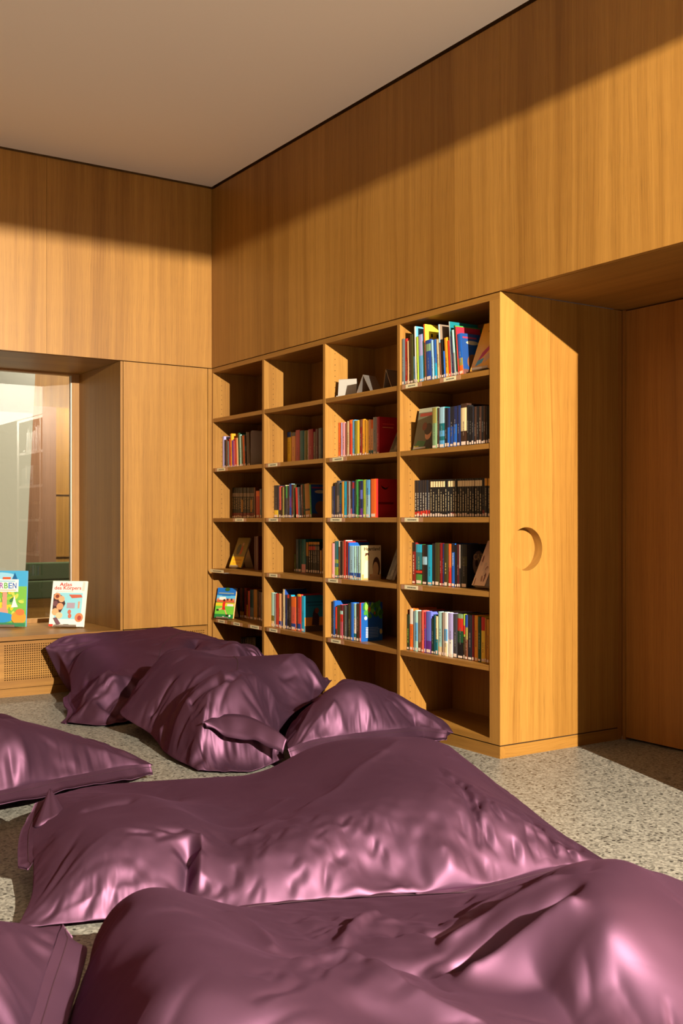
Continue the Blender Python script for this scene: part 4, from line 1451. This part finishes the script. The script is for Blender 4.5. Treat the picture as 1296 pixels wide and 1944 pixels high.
def bean_bag(label, sides, pts, seed, n=110, m=90, crumple=0.03, rim=0.10, rimw=0.16, smooth=8e-4, flange=(), fw=0.05, seams=(), folds=(), floor_inset=0.10, droop=0.02, group='purple bean bags on the floor', puff=0.0, coarse=0.9, patches=(), sharp=True, dents=(), fan=5, across=14, crease=0.012):
    """sides = four polylines A (v=0), B (u=1), C (v=1), D (u=0) of the sewn edge; pts = points read off the top surface"""
    rng = np.random.default_rng(seed)
    A, B, C_, D_ = (resample(s, k) for s, k in zip(sides, (n, m, n, m)))
    S = coons(A, B, C_, D_)
    # top: thin-plate surface through the sewn edge and the measured points
    rimp = np.concatenate([A[::6], B[::6], C_[::6], D_[::6]])
    allp = np.concatenate([rimp, np.array(pts, float)])
    # drop near-duplicates
    keep = []
    for i, p in enumerate(allp):
        if all(np.hypot(*(p[:2] - allp[j][:2])) > 0.012 for j in keep):
            keep.append(i)
    allp = allp[keep]
    ev = tps(allp[:, :2], allp[:, 2], smooth)
    Zt = ev(S[:, :, :2].reshape(-1, 2)).reshape(n, m)
    u = np.linspace(0, 1, n)[:, None] * np.ones((1, m))
    v = np.linspace(0, 1, m)[None] * np.ones((n, 1))
    Lu = np.linalg.norm(np.diff(A, axis=0), axis=1).sum()
    Lv = np.linalg.norm(np.diff(D_, axis=0), axis=1).sum()
    ed = np.minimum(np.minimum(u, 1 - u) * Lu, np.minimum(v, 1 - v) * Lv)           # distance to the edge in metres
    T = S.copy()
    T[..., 2] = np.maximum(Zt, 0.012)
    if puff:
        T[..., 2] += puff * np.clip(1 - (1 - ed / 0.16) ** 2, 0, 1) * (ed < 0.16) + puff * (ed >= 0.16)
    # hand-placed folds: (point, point, depth, width), negative = crease, positive = ridge
    for p0, p1, dz, wd in folds:
        p0, p1 = np.array(p0[:2]), np.array(p1[:2])
        d_ = p1 - p0
        Ld = np.hypot(*d_)
        d_ /= Ld
        rel = T[..., :2] - p0
        al = rel @ d_
        ac = rel @ np.array([-d_[1], d_[0]])
        tpr = np.clip(al / (0.18 * Ld), 0, 1) * np.clip((Ld - al) / (0.18 * Ld), 0, 1)
        tpr = tpr * tpr * (3 - 2 * tpr)
        wob = 0.012 * np.sin(al * 19 + seed)
        q_ = np.abs(ac + wob) / wd
        T[..., 2] += dz * tpr * np.where(sharp, np.exp(-q_ * 1.25), np.exp(-q_ ** 2))
    # stiff cloth: straight creases fan in from the corners and cross the edges
    crn = [S[0, 0], S[-1, 0], S[-1, -1], S[0, -1]]
    mid = S[n // 2, m // 2]
    lines = []
    for c_ in crn:
        base_an = math.atan2(mid[1] - c_[1], mid[0] - c_[0])
        for _ in range(fan):
            an = base_an + rng.uniform(-0.6, 0.6)
            r0, r1 = rng.uniform(0.02, 0.08), rng.uniform(0.18, 0.48)
            d_ = np.array([math.cos(an), math.sin(an)])
            lines.append((c_[:2] + d_ * r0, c_[:2] + d_ * r1, rng.choice([-1, 1]) * rng.uniform(0.5, 1.0) * crease, rng.uniform(0.010, 0.022)))
    for _ in range(across):
        p_ = S[rng.integers(n // 8, n - n // 8), rng.integers(m // 8, m - m // 8), :2]
        an = rng.uniform(0, math.pi)
        ln_ = rng.uniform(0.08, 0.28)
        d_ = np.array([math.cos(an), math.sin(an)])
        lines.append((p_ - d_ * ln_ / 2, p_ + d_ * ln_ / 2, rng.choice([-1, 1]) * rng.uniform(0.3, 0.8) * crease, rng.uniform(0.008, 0.018)))
    for p0, p1, dz, wd in lines:
        d_ = p1 - p0
        Ld = np.hypot(*d_)
        d_ /= Ld
        rel = T[..., :2] - p0
        al, ac = rel @ d_, rel @ np.array([-d_[1], d_[0]])
        tpr = np.clip(al / (0.35 * Ld), 0, 1) * np.clip((Ld - al) / (0.35 * Ld), 0, 1)
        T[..., 2] += dz * tpr * np.exp(-np.abs(ac) / wd)
    T[0] = np.where(False, 0, T[0])
    fixed = ed < 1e-6
    T[fixed] = S[fixed]
    # two passes of buckling: broad folds on a coarse grid, then fine creases
    nu = np.exp(-np.minimum(v, 1 - v) * Lv / rimw)            # near the long edges: slack runs along u
    nv = np.exp(-np.minimum(u, 1 - u) * Lu / rimw)            # near the short edges: slack runs along v
    mod = np.clip(0.5 + 0.9 * smooth_noise(n, m, 7, 6, rng), 0.05, 2)
    mrim = np.clip(0.75 + 0.7 * smooth_noise(n, m, 16, 13, rng), 0.1, 2)
    eu = crumple * mod + rim * nu * mrim
    ev2 = crumple * mod + rim * nv * mrim
    for p0, rad, au, av in patches:
        g_ = np.exp(-((T[..., 0] - p0[0]) ** 2 + (T[..., 1] - p0[1]) ** 2) / rad ** 2)
        eu = eu + au * g_
        ev2 = ev2 + av * g_
    cn, cm = n // 3 + 1, m // 3 + 1
    Tc = upsample(T, cn, cm)
    ci, ck = np.linspace(0, n - 1, cn).round().astype(int), np.linspace(0, m - 1, cm).round().astype(int)
    sub = lambda a: a[np.ix_(ci, ck)]
    fx = sub(fixed)
    X = Tc + normals(Tc) * (0.008 * smooth_noise(cn, cm, cn * 0.22, cm * 0.22, rng) * np.clip((sub(eu) + sub(ev2)) / 0.06, 0.05, 1))[..., None]
    X[fx] = Tc[fx]
    X = relax(X, Tc, coarse * sub(eu), coarse * sub(ev2), 180, 0.004, fx, 0.015)
    T2 = T + upsample(X - Tc, n, m)
    T2[fixed] = S[fixed]
    X = T2 + normals(T2) * (0.0045 * smooth_noise(n, m, n * 0.2, m * 0.2, rng) * np.clip((eu + ev2) / 0.06, 0.03, 1))[..., None]
    X[fixed] = T2[fixed]
    X = relax(X, T2, eu, ev2, 200, 0.003, fixed, 0.010)
    # soften single-cell jitter
    for _ in range(2):
        X[1:-1, 1:-1] += 0.35 * (0.25 * (X[2:, 1:-1] + X[:-2, 1:-1] + X[1:-1, 2:] + X[1:-1, :-2]) - X[1:-1, 1:-1])
    # short sharp dents of stiff cloth in chosen places
    Nn = normals(X)
    if Nn[n // 2, m // 2, 2] < 0:
        Nn = -Nn
    disp = np.zeros((n, m))
    for c_, dr, cnt, sa_, sc_2, ln_, dep_ in dents:
        d0 = np.array(dr[:2], float)
        d0 /= np.hypot(*d0)
        for _ in range(cnt):
            an = rng.normal(0, 0.22)
            d_ = np.array([d0[0] * math.cos(an) - d0[1] * math.sin(an), d0[0] * math.sin(an) + d0[1] * math.cos(an)])
            p_ = np.array(c_[:2]) + d0 * rng.normal(0, sa_) + np.array([-d0[1], d0[0]]) * rng.normal(0, sc_2)
            L_ = ln_ * rng.uniform(0.5, 1.4)
            rel = X[..., :2] - p_
            al, ac = rel @ d_, rel @ np.array([-d_[1], d_[0]])
            ac = ac + 0.006 * np.sin(al * 40 + rng.uniform(0, 6))
            tp_ = np.clip(1 - (2 * al / L_) ** 2, 0, 1)
            wd_ = rng.uniform(0.007, 0.015)
            disp += -dep_ * rng.uniform(0.4, 1.0) * tp_ * (np.exp(-np.abs(ac) / wd_) - 0.55 * np.exp(-np.abs(ac - 1.8 * wd_) / wd_))
    X = X + Nn * (disp * np.clip(ed / 0.02, 0, 1))[..., None]
    X[..., 2] = np.maximum(X[..., 2], 0.008)
    # underside: falls from the edge to the floor, pulled in under the body
    c0 = S[..., :2].mean(axis=(0, 1))
    k_ = np.clip(ed / floor_inset, 0, 1)
    Bt = S.copy()
    zr = S[..., 2]
    Bt[..., 2] = zr * (1 - np.sin(k_ * math.pi / 2)) + 0.004
    Bt[..., 2] = np.minimum(Bt[..., 2], np.maximum(X[..., 2] - 0.004, 0.003))
    Bt[fixed] = X[fixed]
    st = 2
    V = np.concatenate([X.reshape(-1, 3), Bt.reshape(-1, 3)])
    Fq = np.concatenate([grid_faces(n, m, 0), grid_faces(n, m, n * m, True)])
    o = mesh_obj('bean_bag', V, Fq, M_BAG)
    bm = bmesh.new()
    bm.from_mesh(o.data)
    bmesh.ops.remove_doubles(bm, verts=bm.verts, dist=1e-5)
    bmesh.ops.recalc_face_normals(bm, faces=bm.faces)
    bm.to_mesh(o.data)
    bm.free()
    sd = o.modifiers.new('smooth', 'SUBSURF')
    sd.levels = sd.render_levels = 1
    tag(o, label, 'bean bag', group)
    # flat sewn border
    for sd_, s0, s1, sgn in flange:
        edge = {'A': X[:, 0], 'B': X[-1], 'C': X[:, -1], 'D': X[0]}[sd_]
        inn = {'A': X[:, 2], 'B': X[-3], 'C': X[:, -3], 'D': X[2]}[sd_]
        q0, q1 = int(s0 * (len(edge) - 1)), int(s1 * (len(edge) - 1)) + 1
        edge, inn = edge[q0:q1], inn[q0:q1]
        t = np.gradient(edge, axis=0)
        out = np.stack([t[:, 1], -t[:, 0]], 1)
        out /= np.linalg.norm(out, axis=1, keepdims=True) + 1e-9
        if np.sum(out * (edge[:, :2] - c0)) < 0:
            out = -out
        nn = len(edge)
        ss = np.linspace(0, 1, nn)
        wob = 0.005 * smooth_noise(nn, 4, nn * 0.07, 1, rng)[:, 0] + 0.0015 * smooth_noise(nn, 4, nn * 0.2, 1, rng)[:, 0]
        tap = np.clip(ss / 0.05, 0.35, 1) * np.clip((1 - ss) / 0.05, 0.35, 1)
        rows = []
        steps = (-0.10, 0.25, 0.5, 0.75, 1.0)
        for f_ in steps:
            p = edge.copy()
            p[:, :2] += out * (fw * f_ * tap)[:, None]
            p[:, 2] += -sgn * droop * f_ + wob * f_ + (0.002 if f_ < 0 else 0)
            p[:, 2] = np.maximum(p[:, 2], 0.006)
            rows.append(p)
        up_ = np.stack(rows, 1)
        lo_ = up_.copy()
        lo_[..., 2] -= 0.005
        Vf = np.concatenate([up_.reshape(-1, 3), lo_.reshape(-1, 3)])
        r = len(steps)
        Ff = list(map(tuple, grid_faces(nn, r, 0))) + list(map(tuple, grid_faces(nn, r, nn * r, True)))
        for i in range(nn - 1):
            a_, b2 = i * r + r - 1, (i + 1) * r + r - 1
            Ff.append((a_, a_ + nn * r, b2 + nn * r, b2))
        for e_ in (0, nn - 1):
            for k2 in range(r - 1):
                a_ = e_ * r + k2
                Ff.append((a_, a_ + 1, a_ + 1 + nn * r, a_ + nn * r))
        fo = mesh_obj('flange', Vf, Ff, M_BAG, o)
        # stitch line where the border meets the body
        Vs, Fs = tube(up_[:, 1] + np.array([0, 0, 0.0008]), 0.0012, 5)
        st_o = mesh_obj('stitching', Vs, Fs, M_SEAM, fo)
    for (u0, v0), (u1, v1) in seams:
        q = np.linspace(0, 1, 70)
        uu, vv = (u0 + (u1 - u0) * q) * (n - 1), (v0 + (v1 - v0) * q) * (m - 1)
        i0, k0 = np.clip(uu.astype(int), 0, n - 2), np.clip(vv.astype(int), 0, m - 2)
        fu, fv = (uu - i0)[:, None], (vv - k0)[:, None]
        P = X[i0, k0] * (1 - fu) * (1 - fv) + X[i0 + 1, k0] * fu * (1 - fv) + X[i0, k0 + 1] * (1 - fu) * fv + X[i0 + 1, k0 + 1] * fu * fv
        Vs, Fs = tube(P + np.array([0, 0, 0.0005]), 0.0022, 6)
        mesh_obj('seam', Vs, Fs, M_SEAM, o)
    o['grid'] = n
    return o, X
def LD(lat, d, z):
    """floor position given as sideways offset and distance from the camera station"""
    p = CAM + d * _F + lat * _R
    return (p[0], p[1], z)


def WY(px, py, y):
    return tuple(on(1, y, px, py))


def WX(px, py, x):
    return tuple(on(0, x, px, py))


# the bag slumped against the grille
bean_bag('dark purple bean bag slumped against the perforated panel under the window',
 [[I(127, 1372, .012), I(193, 1377, .012), I(250, 1366, .02), (-.70, -1.0, .03), (-.10, -.96, .06)],
  [(-.10, -.96, .06), (-.05, -.86, .16), WX(506, 1241, -.06)],
  [WY(83, 1229, -.10), WY(119, 1208, -.07), WY(193, 1200, -.07), WY(286, 1193, -.07), WY(314, 1189, -.07), WY(342, 1195, -.07), WY(379, 1202, -.08), WY(409, 1211, -.12), WX(440, 1219, -.20), WX(468, 1223, -.10), WX(506, 1241, -.06)],
  [I(127, 1372, .012), I(142, 1350, .03), I(134, 1330, .06), WY(133, 1303, -.5), WY(127, 1275, -.30), WY(108, 1240, -.16), WY(83, 1229, -.10)]],
 [DP(193, 1290, 5.85), DP(250, 1240, 6.2), DP(350, 1225, 6.3), DP(420, 1232, 6.3), DP(160, 1335, 5.66), DP(150, 1245, 6.25), DP(220, 1290, 5.72), DP(200, 1345, 5.55), DP(235, 1350, 5.5), DP(180, 1225, 6.35), DP(300, 1215, 6.45), DP(460, 1235, 6.2)],
 3, n=150, m=120, crumple=0.010, rim=0.06, rimw=0.10, fan=7, across=18, crease=0.02, dents=[(DP(190, 1335, 5.6), np.subtract(DP(255, 1290, 5.8), DP(190, 1345, 5.55)), 9, .08, .10, .14, .016), (DP(150, 1280, 5.9), np.subtract(DP(150, 1250, 6.2), DP(150, 1330, 5.7)), 7, .08, .06, .14, .012)], flange=[('D', .02, .5, 1)], fw=0.04, seams=[((.47, .999), (.36, .35))],
 folds=[(DP(190, 1345, 5.55), DP(255, 1290, 5.8), -.07, .05), (DP(150, 1330, 5.65), DP(215, 1270, 5.85), .05, .04), (DP(330, 1245, 6.1), DP(380, 1222, 6.5), -.06, .04)], coarse=0.9)

# the tall crumpled bag in the middle of the back row
oB, XB = bean_bag('purple bean bag with a folded-over front border, between bookcase and window bag',
 [[I(376, 1463, .012), I(430, 1465, .012), I(484, 1463, .015), I(540, 1440, .04)],
  [I(540, 1440, .04), (-.77, -2.25, .12), (-.60, -2.10, .15), (-.35, -1.92, .18), (-.06, -1.60, .20)],
  [(-1.08, -1.18, .10), (-.75, -1.10, .14), (-.35, -1.2, .18), (-.06, -1.60, .20)],
  [I(376, 1463, .012), I(316, 1432, .02), I(284, 1394, .05), (-1.22, -1.44, .10), (-1.08, -1.18, .10)]],
 [I(386, 1374, .19), I(440, 1360, .215), I(487, 1369, .20), I(528, 1390, .16), I(305, 1249, .34), I(408, 1248, .36), I(512, 1246, .36), I(566, 1255, .34), I(598, 1263, .31), I(628, 1275, .26),
  I(420, 1300, .29), I(520, 1320, .26), I(330, 1300, .27), I(340, 1360, .19), I(300, 1370, .14), I(600, 1300, .27), I(460, 1270, .335), I(262, 1330, .17), DP(420, 1430, 4.56), DP(480, 1430, 4.54), DP(340, 1425, 4.66)],
 5, n=150, m=130, crumple=0.008, rim=0.06, rimw=0.10, fan=7, across=20, crease=0.022, dents=[(I(370, 1380, .16), np.subtract(I(355, 1400, .1), I(420, 1330, .26)), 8, .08, .08, .16, .016), (I(300, 1330, .2), np.subtract(I(290, 1350, .16), I(330, 1290, .28)), 7, .06, .08, .14, .014), (I(610, 1290, .28), np.subtract(I(600, 1320, .2), I(615, 1270, .3)), 5, .05, .04, .12, .014)], seams=[((.55, .40), (.56, .93))],
 folds=[(I(355, 1400, .10), I(425, 1320, .28), -.05, .035), (I(290, 1330, .2), I(330, 1290, .28), -.04, .03), (I(590, 1270, .3), I(610, 1320, .22), -.03, .03), (I(320, 1380, .12), I(365, 1345, .2), .035, .03)], coarse=0.9)
# its border strip, hanging over the front
top = resample([I(384, 1374, .195), I(412, 1361, .21), I(440, 1357, .222), I(470, 1361, .215), I(500, 1374, .195), I(528, 1390, .17), I(545, 1404, .145)], 60)
bot = resample([DP(392, 1380, 4.56), DP(412, 1388, 4.55), DP(440, 1403, 4.53), DP(470, 1404, 4.51), DP(500, 1413, 4.48), DP(520, 1423, 4.46), DP(537, 1431, 4.45)], 60)
rows = [top + (bot - top) * t + np.array([0, 0, .008 * math.sin(math.pi * t)]) for t in np.linspace(0, 1, 6)]
up_ = np.stack(rows, 1)
up_[..., 2] += 0.004 * np.sin(np.linspace(0, 22, 60))[:, None] * np.linspace(0, 1, 6)[None]
fo = mesh_obj('flange', up_.reshape(-1, 3), grid_faces(60, 6, 0), M_BAG, oB)
md = fo.modifiers.new('solid', 'SOLIDIFY')
md.thickness = 0.006
Vs, Fs = tube(up_[:, 4] + np.array([0, -0.003, 0.002]), 0.0012, 5)
mesh_obj('stitching', Vs, Fs, M_SEAM, fo)

# the bag pushed against the right bays of the bookcase
bean_bag('purple bean bag with a pointed right corner, pushed against the bookcase',
 [[I(547, 1424, .10), I(590, 1407, .12), I(637, 1399, .125), I(696, 1391, .125), I(755, 1385, .12), I(800, 1382, .11), I(862, 1392, .095)],
  [I(862, 1392, .095), (-.05, -2.55, .12), (-.045, -2.2, .16), (-.05, -1.72, .19)],
  [(-.55, -2.105, .16), (-.30, -1.94, .18), (-.05, -1.72, .19)],
  [I(547, 1424, .10), (-.83, -2.40, .11), (-.72, -2.26, .13), (-.55, -2.105, .16)]],
 [I(650, 1289, .28), I(664, 1290, .28), I(696, 1300, .27), I(731, 1310, .25), I(755, 1319, .23), I(784, 1335, .2), I(813, 1350, .17), I(837, 1366, .14), I(600, 1340, .24), I(700, 1345, .225), I(650, 1368, .19), I(570, 1385, .16), I(760, 1360, .165)],
 8, dents=[(I(690, 1378, .16), np.subtract(I(680, 1392, .12), I(700, 1360, .2)), 10, .03, .16, .07, .008)], n=150, m=110, crumple=0.006, rim=0.09, rimw=0.05, flange=[('A', .0, .97, 1)], fw=0.055, droop=0.035,
 folds=[(I(790, 1350, .18), I(796, 1384, .11), -.025, .015), (I(610, 1385, .15), I(640, 1350, .22), .012, .02)], coarse=0.9)

# the flat bag at the left edge
bean_bag('flat purple bean bag lying at the left edge, its corner pointing right',
 [[(-2.95, -2.77, .09), I(0, 1504, .092), I(96, 1483, .085), I(160, 1471, .078), I(237, 1456, .07), I(294, 1453, .055)],
  [I(294, 1453, .055), I(250, 1432, .05), I(170, 1405, .055), I(90, 1390, .06)],
  [(-3.0, -1.6, .06), I(-60, 1352, .12), I(10, 1356, .13), I(49, 1372, .10), I(90, 1390, .06)],
  [(-2.95, -2.77, .09), (-3.05, -2.2, .08), (-3.0, -1.6, .06)]],
 [I(86, 1391, .13), I(0, 1393, .145), I(123, 1395, .125), I(158, 1402, .11), I(197, 1415, .12), I(234, 1428, .095), I(50, 1440, .185), I(150, 1438, .15), I(-40, 1440, .20), I(210, 1442, .105), I(20, 1384, .11), I(60, 1387, .10), I(10, 1360, .15), (-2.5, -2.2, .22), (-2.7, -2.5, .2)],
 11, dents=[(I(140, 1458, .12), np.subtract(I(150, 1475, .08), I(130, 1440, .16)), 14, .02, .22, .07, .010)], n=160, m=100, crumple=0.006, rim=0.12, rimw=0.10, flange=[('A', .0, .99, 1)], fw=0.052, droop=0.03, coarse=0.9, floor_inset=0.2)

# the large bag across the middle
bean_bag('large purple bean bag with a lit peak, stretched across the middle of the floor',
 [[I(30, 1762, .02), I(120, 1755, .02), I(260, 1742, .02), I(425, 1728, .03), I(650, 1708, .035), I(890, 1686, .04), I(1062, 1646, .045), I(1154, 1634, .045)],
  [I(1154, 1634, .045), I(1114, 1611, .05), I(1065, 1581, .05), I(1010, 1538, .05), I(954, 1495, .055), I(900, 1460, .05)],
  [I(95, 1512, .16), (-1.75, -2.62, .07), (-1.3, -2.72, .06), (-.85, -2.92, .05), I(900, 1460, .05)],
  [I(30, 1762, .02), I(57, 1705, .05), I(62, 1654, .07), I(60, 1603, .09), I(66, 1562, .11), I(95, 1512, .16)]],
 [I(229, 1508, .20), I(285, 1515, .20), I(346, 1538, .185), I(412, 1566, .15), I(305, 1521, .07), I(443, 1492, .10), I(509, 1461, .125), I(592, 1428, .165), I(660, 1413, .205), I(715, 1402, .25), I(764, 1399, .285), I(807, 1401, .285), I(844, 1413, .26),
  I(880, 1440, .20), I(725, 1455, .25), I(660, 1511, .21), I(580, 1540, .18), I(509, 1567, .155), I(433, 1603, .125), I(600, 1480, .185), I(520, 1510, .14), I(420, 1575, .10), I(356, 1585, .17), I(305, 1618, .145), I(204, 1664, .115), I(122, 1700, .075),
  I(150, 1560, .175), I(230, 1545, .18), I(100, 1600, .135), I(700, 1560, .19), I(800, 1500, .245), I(900, 1560, .18), I(1000, 1600, .12), I(850, 1600, .165), I(600, 1640, .12), I(760, 1640, .13), I(940, 1500, .15), I(1060, 1612, .08), I(500, 1660, .10), I(680, 1665, .095), I(880, 1640, .115)],
 14, n=260, m=180, smooth=3e-3,
 dents=[(I(895, 1560, .17), np.subtract(I(905, 1640, .1), I(880, 1490, .22)), 12, .09, .05, .10, .016), (I(1035, 1600, .09), np.subtract(I(1050, 1640, .06), I(1010, 1560, .12)), 10, .05, .05, .08, .015),
        (I(640, 1600, .14), np.subtract(I(600, 1640, .12), I(680, 1560, .19)), 16, .10, .14, .07, .009), (I(480, 1640, .11), np.subtract(I(455, 1680, .08), I(510, 1600, .14)), 12, .06, .08, .06, .010),
        (I(200, 1690, .10), np.subtract(I(180, 1720, .06), I(230, 1660, .12)), 12, .05, .10, .09, .013), (I(760, 1610, .15), np.subtract(I(755, 1650, .12), I(765, 1560, .19)), 12, .08, .10, .05, .006),
        (I(320, 1590, .16), np.subtract(I(280, 1600, .16), I(380, 1590, .16)), 6, .05, .03, .08, .012)], crumple=0.006, rim=0.04, rimw=0.05, patches=[(I(890,1560,.15), .09, .10, .02), (I(620,1620,.11), .12, .05, .02), (I(1040,1600,.08), .10, .10, .03), (I(200,1680,.1), .12, .09, .0), (I(480,1620,.11), .10, .06, .02), (I(760,1600,.13), .14, .03, .01)], flange=[('A', .62, .985, 1), ('D', .45, .99, 1)], fw=0.04, droop=0.01,
 folds=[(I(372, 1592, .16), I(335, 1700, .06), -.06, .03), (I(395, 1600, .14), I(365, 1690, .07), .035, .025), (I(420, 1700, .06), I(440, 1735, .02), -.02, .02),
        (I(862, 1490, .21), I(895, 1570, .15), -.022, .014), (I(885, 1530, .18), I(905, 1640, .08), -.02, .013), (I(1010, 1560, .11), I(1052, 1640, .05), -.026, .014), (I(540, 1560, .16), I(430, 1610, .12), .014, .03), (I(780, 1405, .28), I(560, 1550, .17), .018, .05), (I(150, 1530, .18), I(260, 1520, .2), -.02, .02)], coarse=0.35)

# the near bag on the right, its far half drawn up into a hump
bean_bag('nearest purple bean bag filling the lower right foreground',
 [[LD(-.38, 1.42, .06), LD(.1, 1.40, .05), LD(.6, 1.5, .05), LD(1.08, 1.72, .06)],
  [LD(1.08, 1.72, .06), LD(1.1, 2.2, .08), LD(1.02, 2.6, .08), I(1300, 1672, .08)],
  [LD(-.56, 2.60, .06), I(433, 1729, .08), I(600, 1710, .08), I(842, 1697, .085), I(1000, 1690, .08), I(1150, 1680, .08), I(1300, 1672, .08)],
  [LD(-.38, 1.42, .06), I(124, 1960, .10), I(160, 1850, .12), I(180, 1790, .12), LD(-.56, 2.60, .06)]],
 [I(305, 1701, .28), I(366, 1712, .26), I(425, 1735, .215), I(250, 1701, .25), I(200, 1735, .2), I(180, 1800, .2), I(300, 1800, .30), I(300, 1900, .30), I(450, 1850, .30), I(600, 1940, .28),
  I(524, 1817, .20), I(600, 1817, .20), I(756, 1817, .20), I(842, 1846, .18), I(700, 1760, .16), I(620, 1735, .13), I(700, 1868, .265), I(900, 1905, .225), I(1100, 1935, .215), I(700, 1935, .235),
  I(1137, 1641, .34), I(1207, 1640, .33), I(1083, 1646, .32), I(1030, 1661, .27), I(1000, 1760, .265), I(1150, 1750, .325), I(1250, 1800, .27), I(1285, 1700, .27), I(1275, 1665, .2), I(1000, 1850, .215), I(930, 1720, .20), I(860, 1745, .17), I(1150, 1860, .235)],
 21, n=240, m=190, smooth=2e-3,
 dents=[(I(650, 1775, .16), np.subtract(I(600, 1800, .18), I(720, 1745, .15)), 10, .10, .07, .12, .012), (I(600, 1860, .24), np.subtract(I(540, 1880, .27), I(680, 1840, .22)), 9, .08, .06, .12, .012),
        (I(1200, 1790, .33), np.subtract(I(1160, 1740, .34), I(1250, 1850, .31)), 7, .10, .08, .12, .009), (I(900, 1890, .26), np.subtract(I(840, 1900, .26), I(980, 1880, .26)), 7, .10, .06, .12, .008),
        (I(930, 1730, .2), np.subtract(I(850, 1760, .17), I(1040, 1690, .28)), 9, .10, .05, .16, .014)], crumple=0.006, rim=0.06, rimw=0.08, patches=[(I(650,1770,.16), .14, .06, .05), (I(900,1760,.2), .15, .03, .06), (I(620,1850,.24), .12, .05, .05)], flange=[('C', .05, .95, 1)], fw=0.04, droop=0.01,
 folds=[(I(825, 1850, .17), I(1110, 1702, .30), -.055, .022), (I(850, 1862, .19), I(1120, 1725, .31), .035, .028), (I(820, 1812, .17), I(1080, 1690, .29), .022, .022), (I(800, 1790, .16), I(1040, 1678, .27), -.028, .018), (I(830, 1760, .16), I(1000, 1682, .24), .014, .018), (I(540, 1812, .2), I(850, 1848, .18), -.04, .03), (I(560, 1840, .21), I(1020, 1925, .28), .03, .04), (I(1000, 1780, .26), I(1220, 1940, .30), -.05, .09),
        (I(640, 1800, .18), I(720, 1740, .15), .02, .02), (I(1170, 1740, .34), I(1240, 1850, .31), -.012, .02), (I(430, 1740, .2), I(540, 1820, .2), .02, .03)], coarse=0.9)

# the near bag cut by the left edge
bean_bag('purple bean bag in the lower left corner with a wide sewn border',
 [[LD(-1.35, 1.35, .06), LD(-.9, 1.3, .06), LD(-.53, 1.40, .07)],
  [LD(-.53, 1.40, .07), I(62, 1944, .14), I(88, 1860, .165), I(112, 1790, .19), I(122, 1753, .20)],
  [LD(-1.5, 2.45, .08), LD(-1.1, 2.42, .14), I(0, 1767, .185), I(51, 1764, .20), I(122, 1753, .20)],
  [LD(-1.35, 1.35, .06), LD(-1.5, 1.9, .06), LD(-1.5, 2.45, .08)]],
 [I(40, 1800, .225), I(0, 1850, .25), I(50, 1860, .23), LD(-.9, 1.9, .30), LD(-.8, 1.6, .27), LD(-1.2, 2.0, .25)],
 31, crumple=0.008, rim=0.10, rimw=0.08, flange=[('B', .05, .99, 1)], fw=0.055, droop=0.03, coarse=0.9)

# pinched ear at the far left corner of the middle bag
mid_bag = [o for o in COL.objects if o.name.startswith('bean_bag') and 'stretched across' in o['label']][0]
tip, b0, b1 = np.array(I(96, 1500, .19)), np.array(I(64, 1572, .10)), np.array(I(124, 1546, .135))
V, Fq = [], []
for i, s_ in enumerate(np.linspace(0, 1, 9)):
    l_, r_ = b0 * (1 - s_) + tip * s_, b1 * (1 - s_) + tip * s_
    for k_, q in enumerate(np.linspace(0, 1, 7)):
        p = l_ * (1 - q) + r_ * q
        V.append(p - _F * 0.035 * (1 - s_) * math.sin(math.pi * q) * (1.0 + 0.5 * math.sin(9 * q)))
Fq = grid_faces(9, 7, 0)
ear = mesh_obj('corner_ear', np.array(V), Fq, M_BAG, mid_bag)
ear.modifiers.new('solid', 'SOLIDIFY').thickness = 0.006
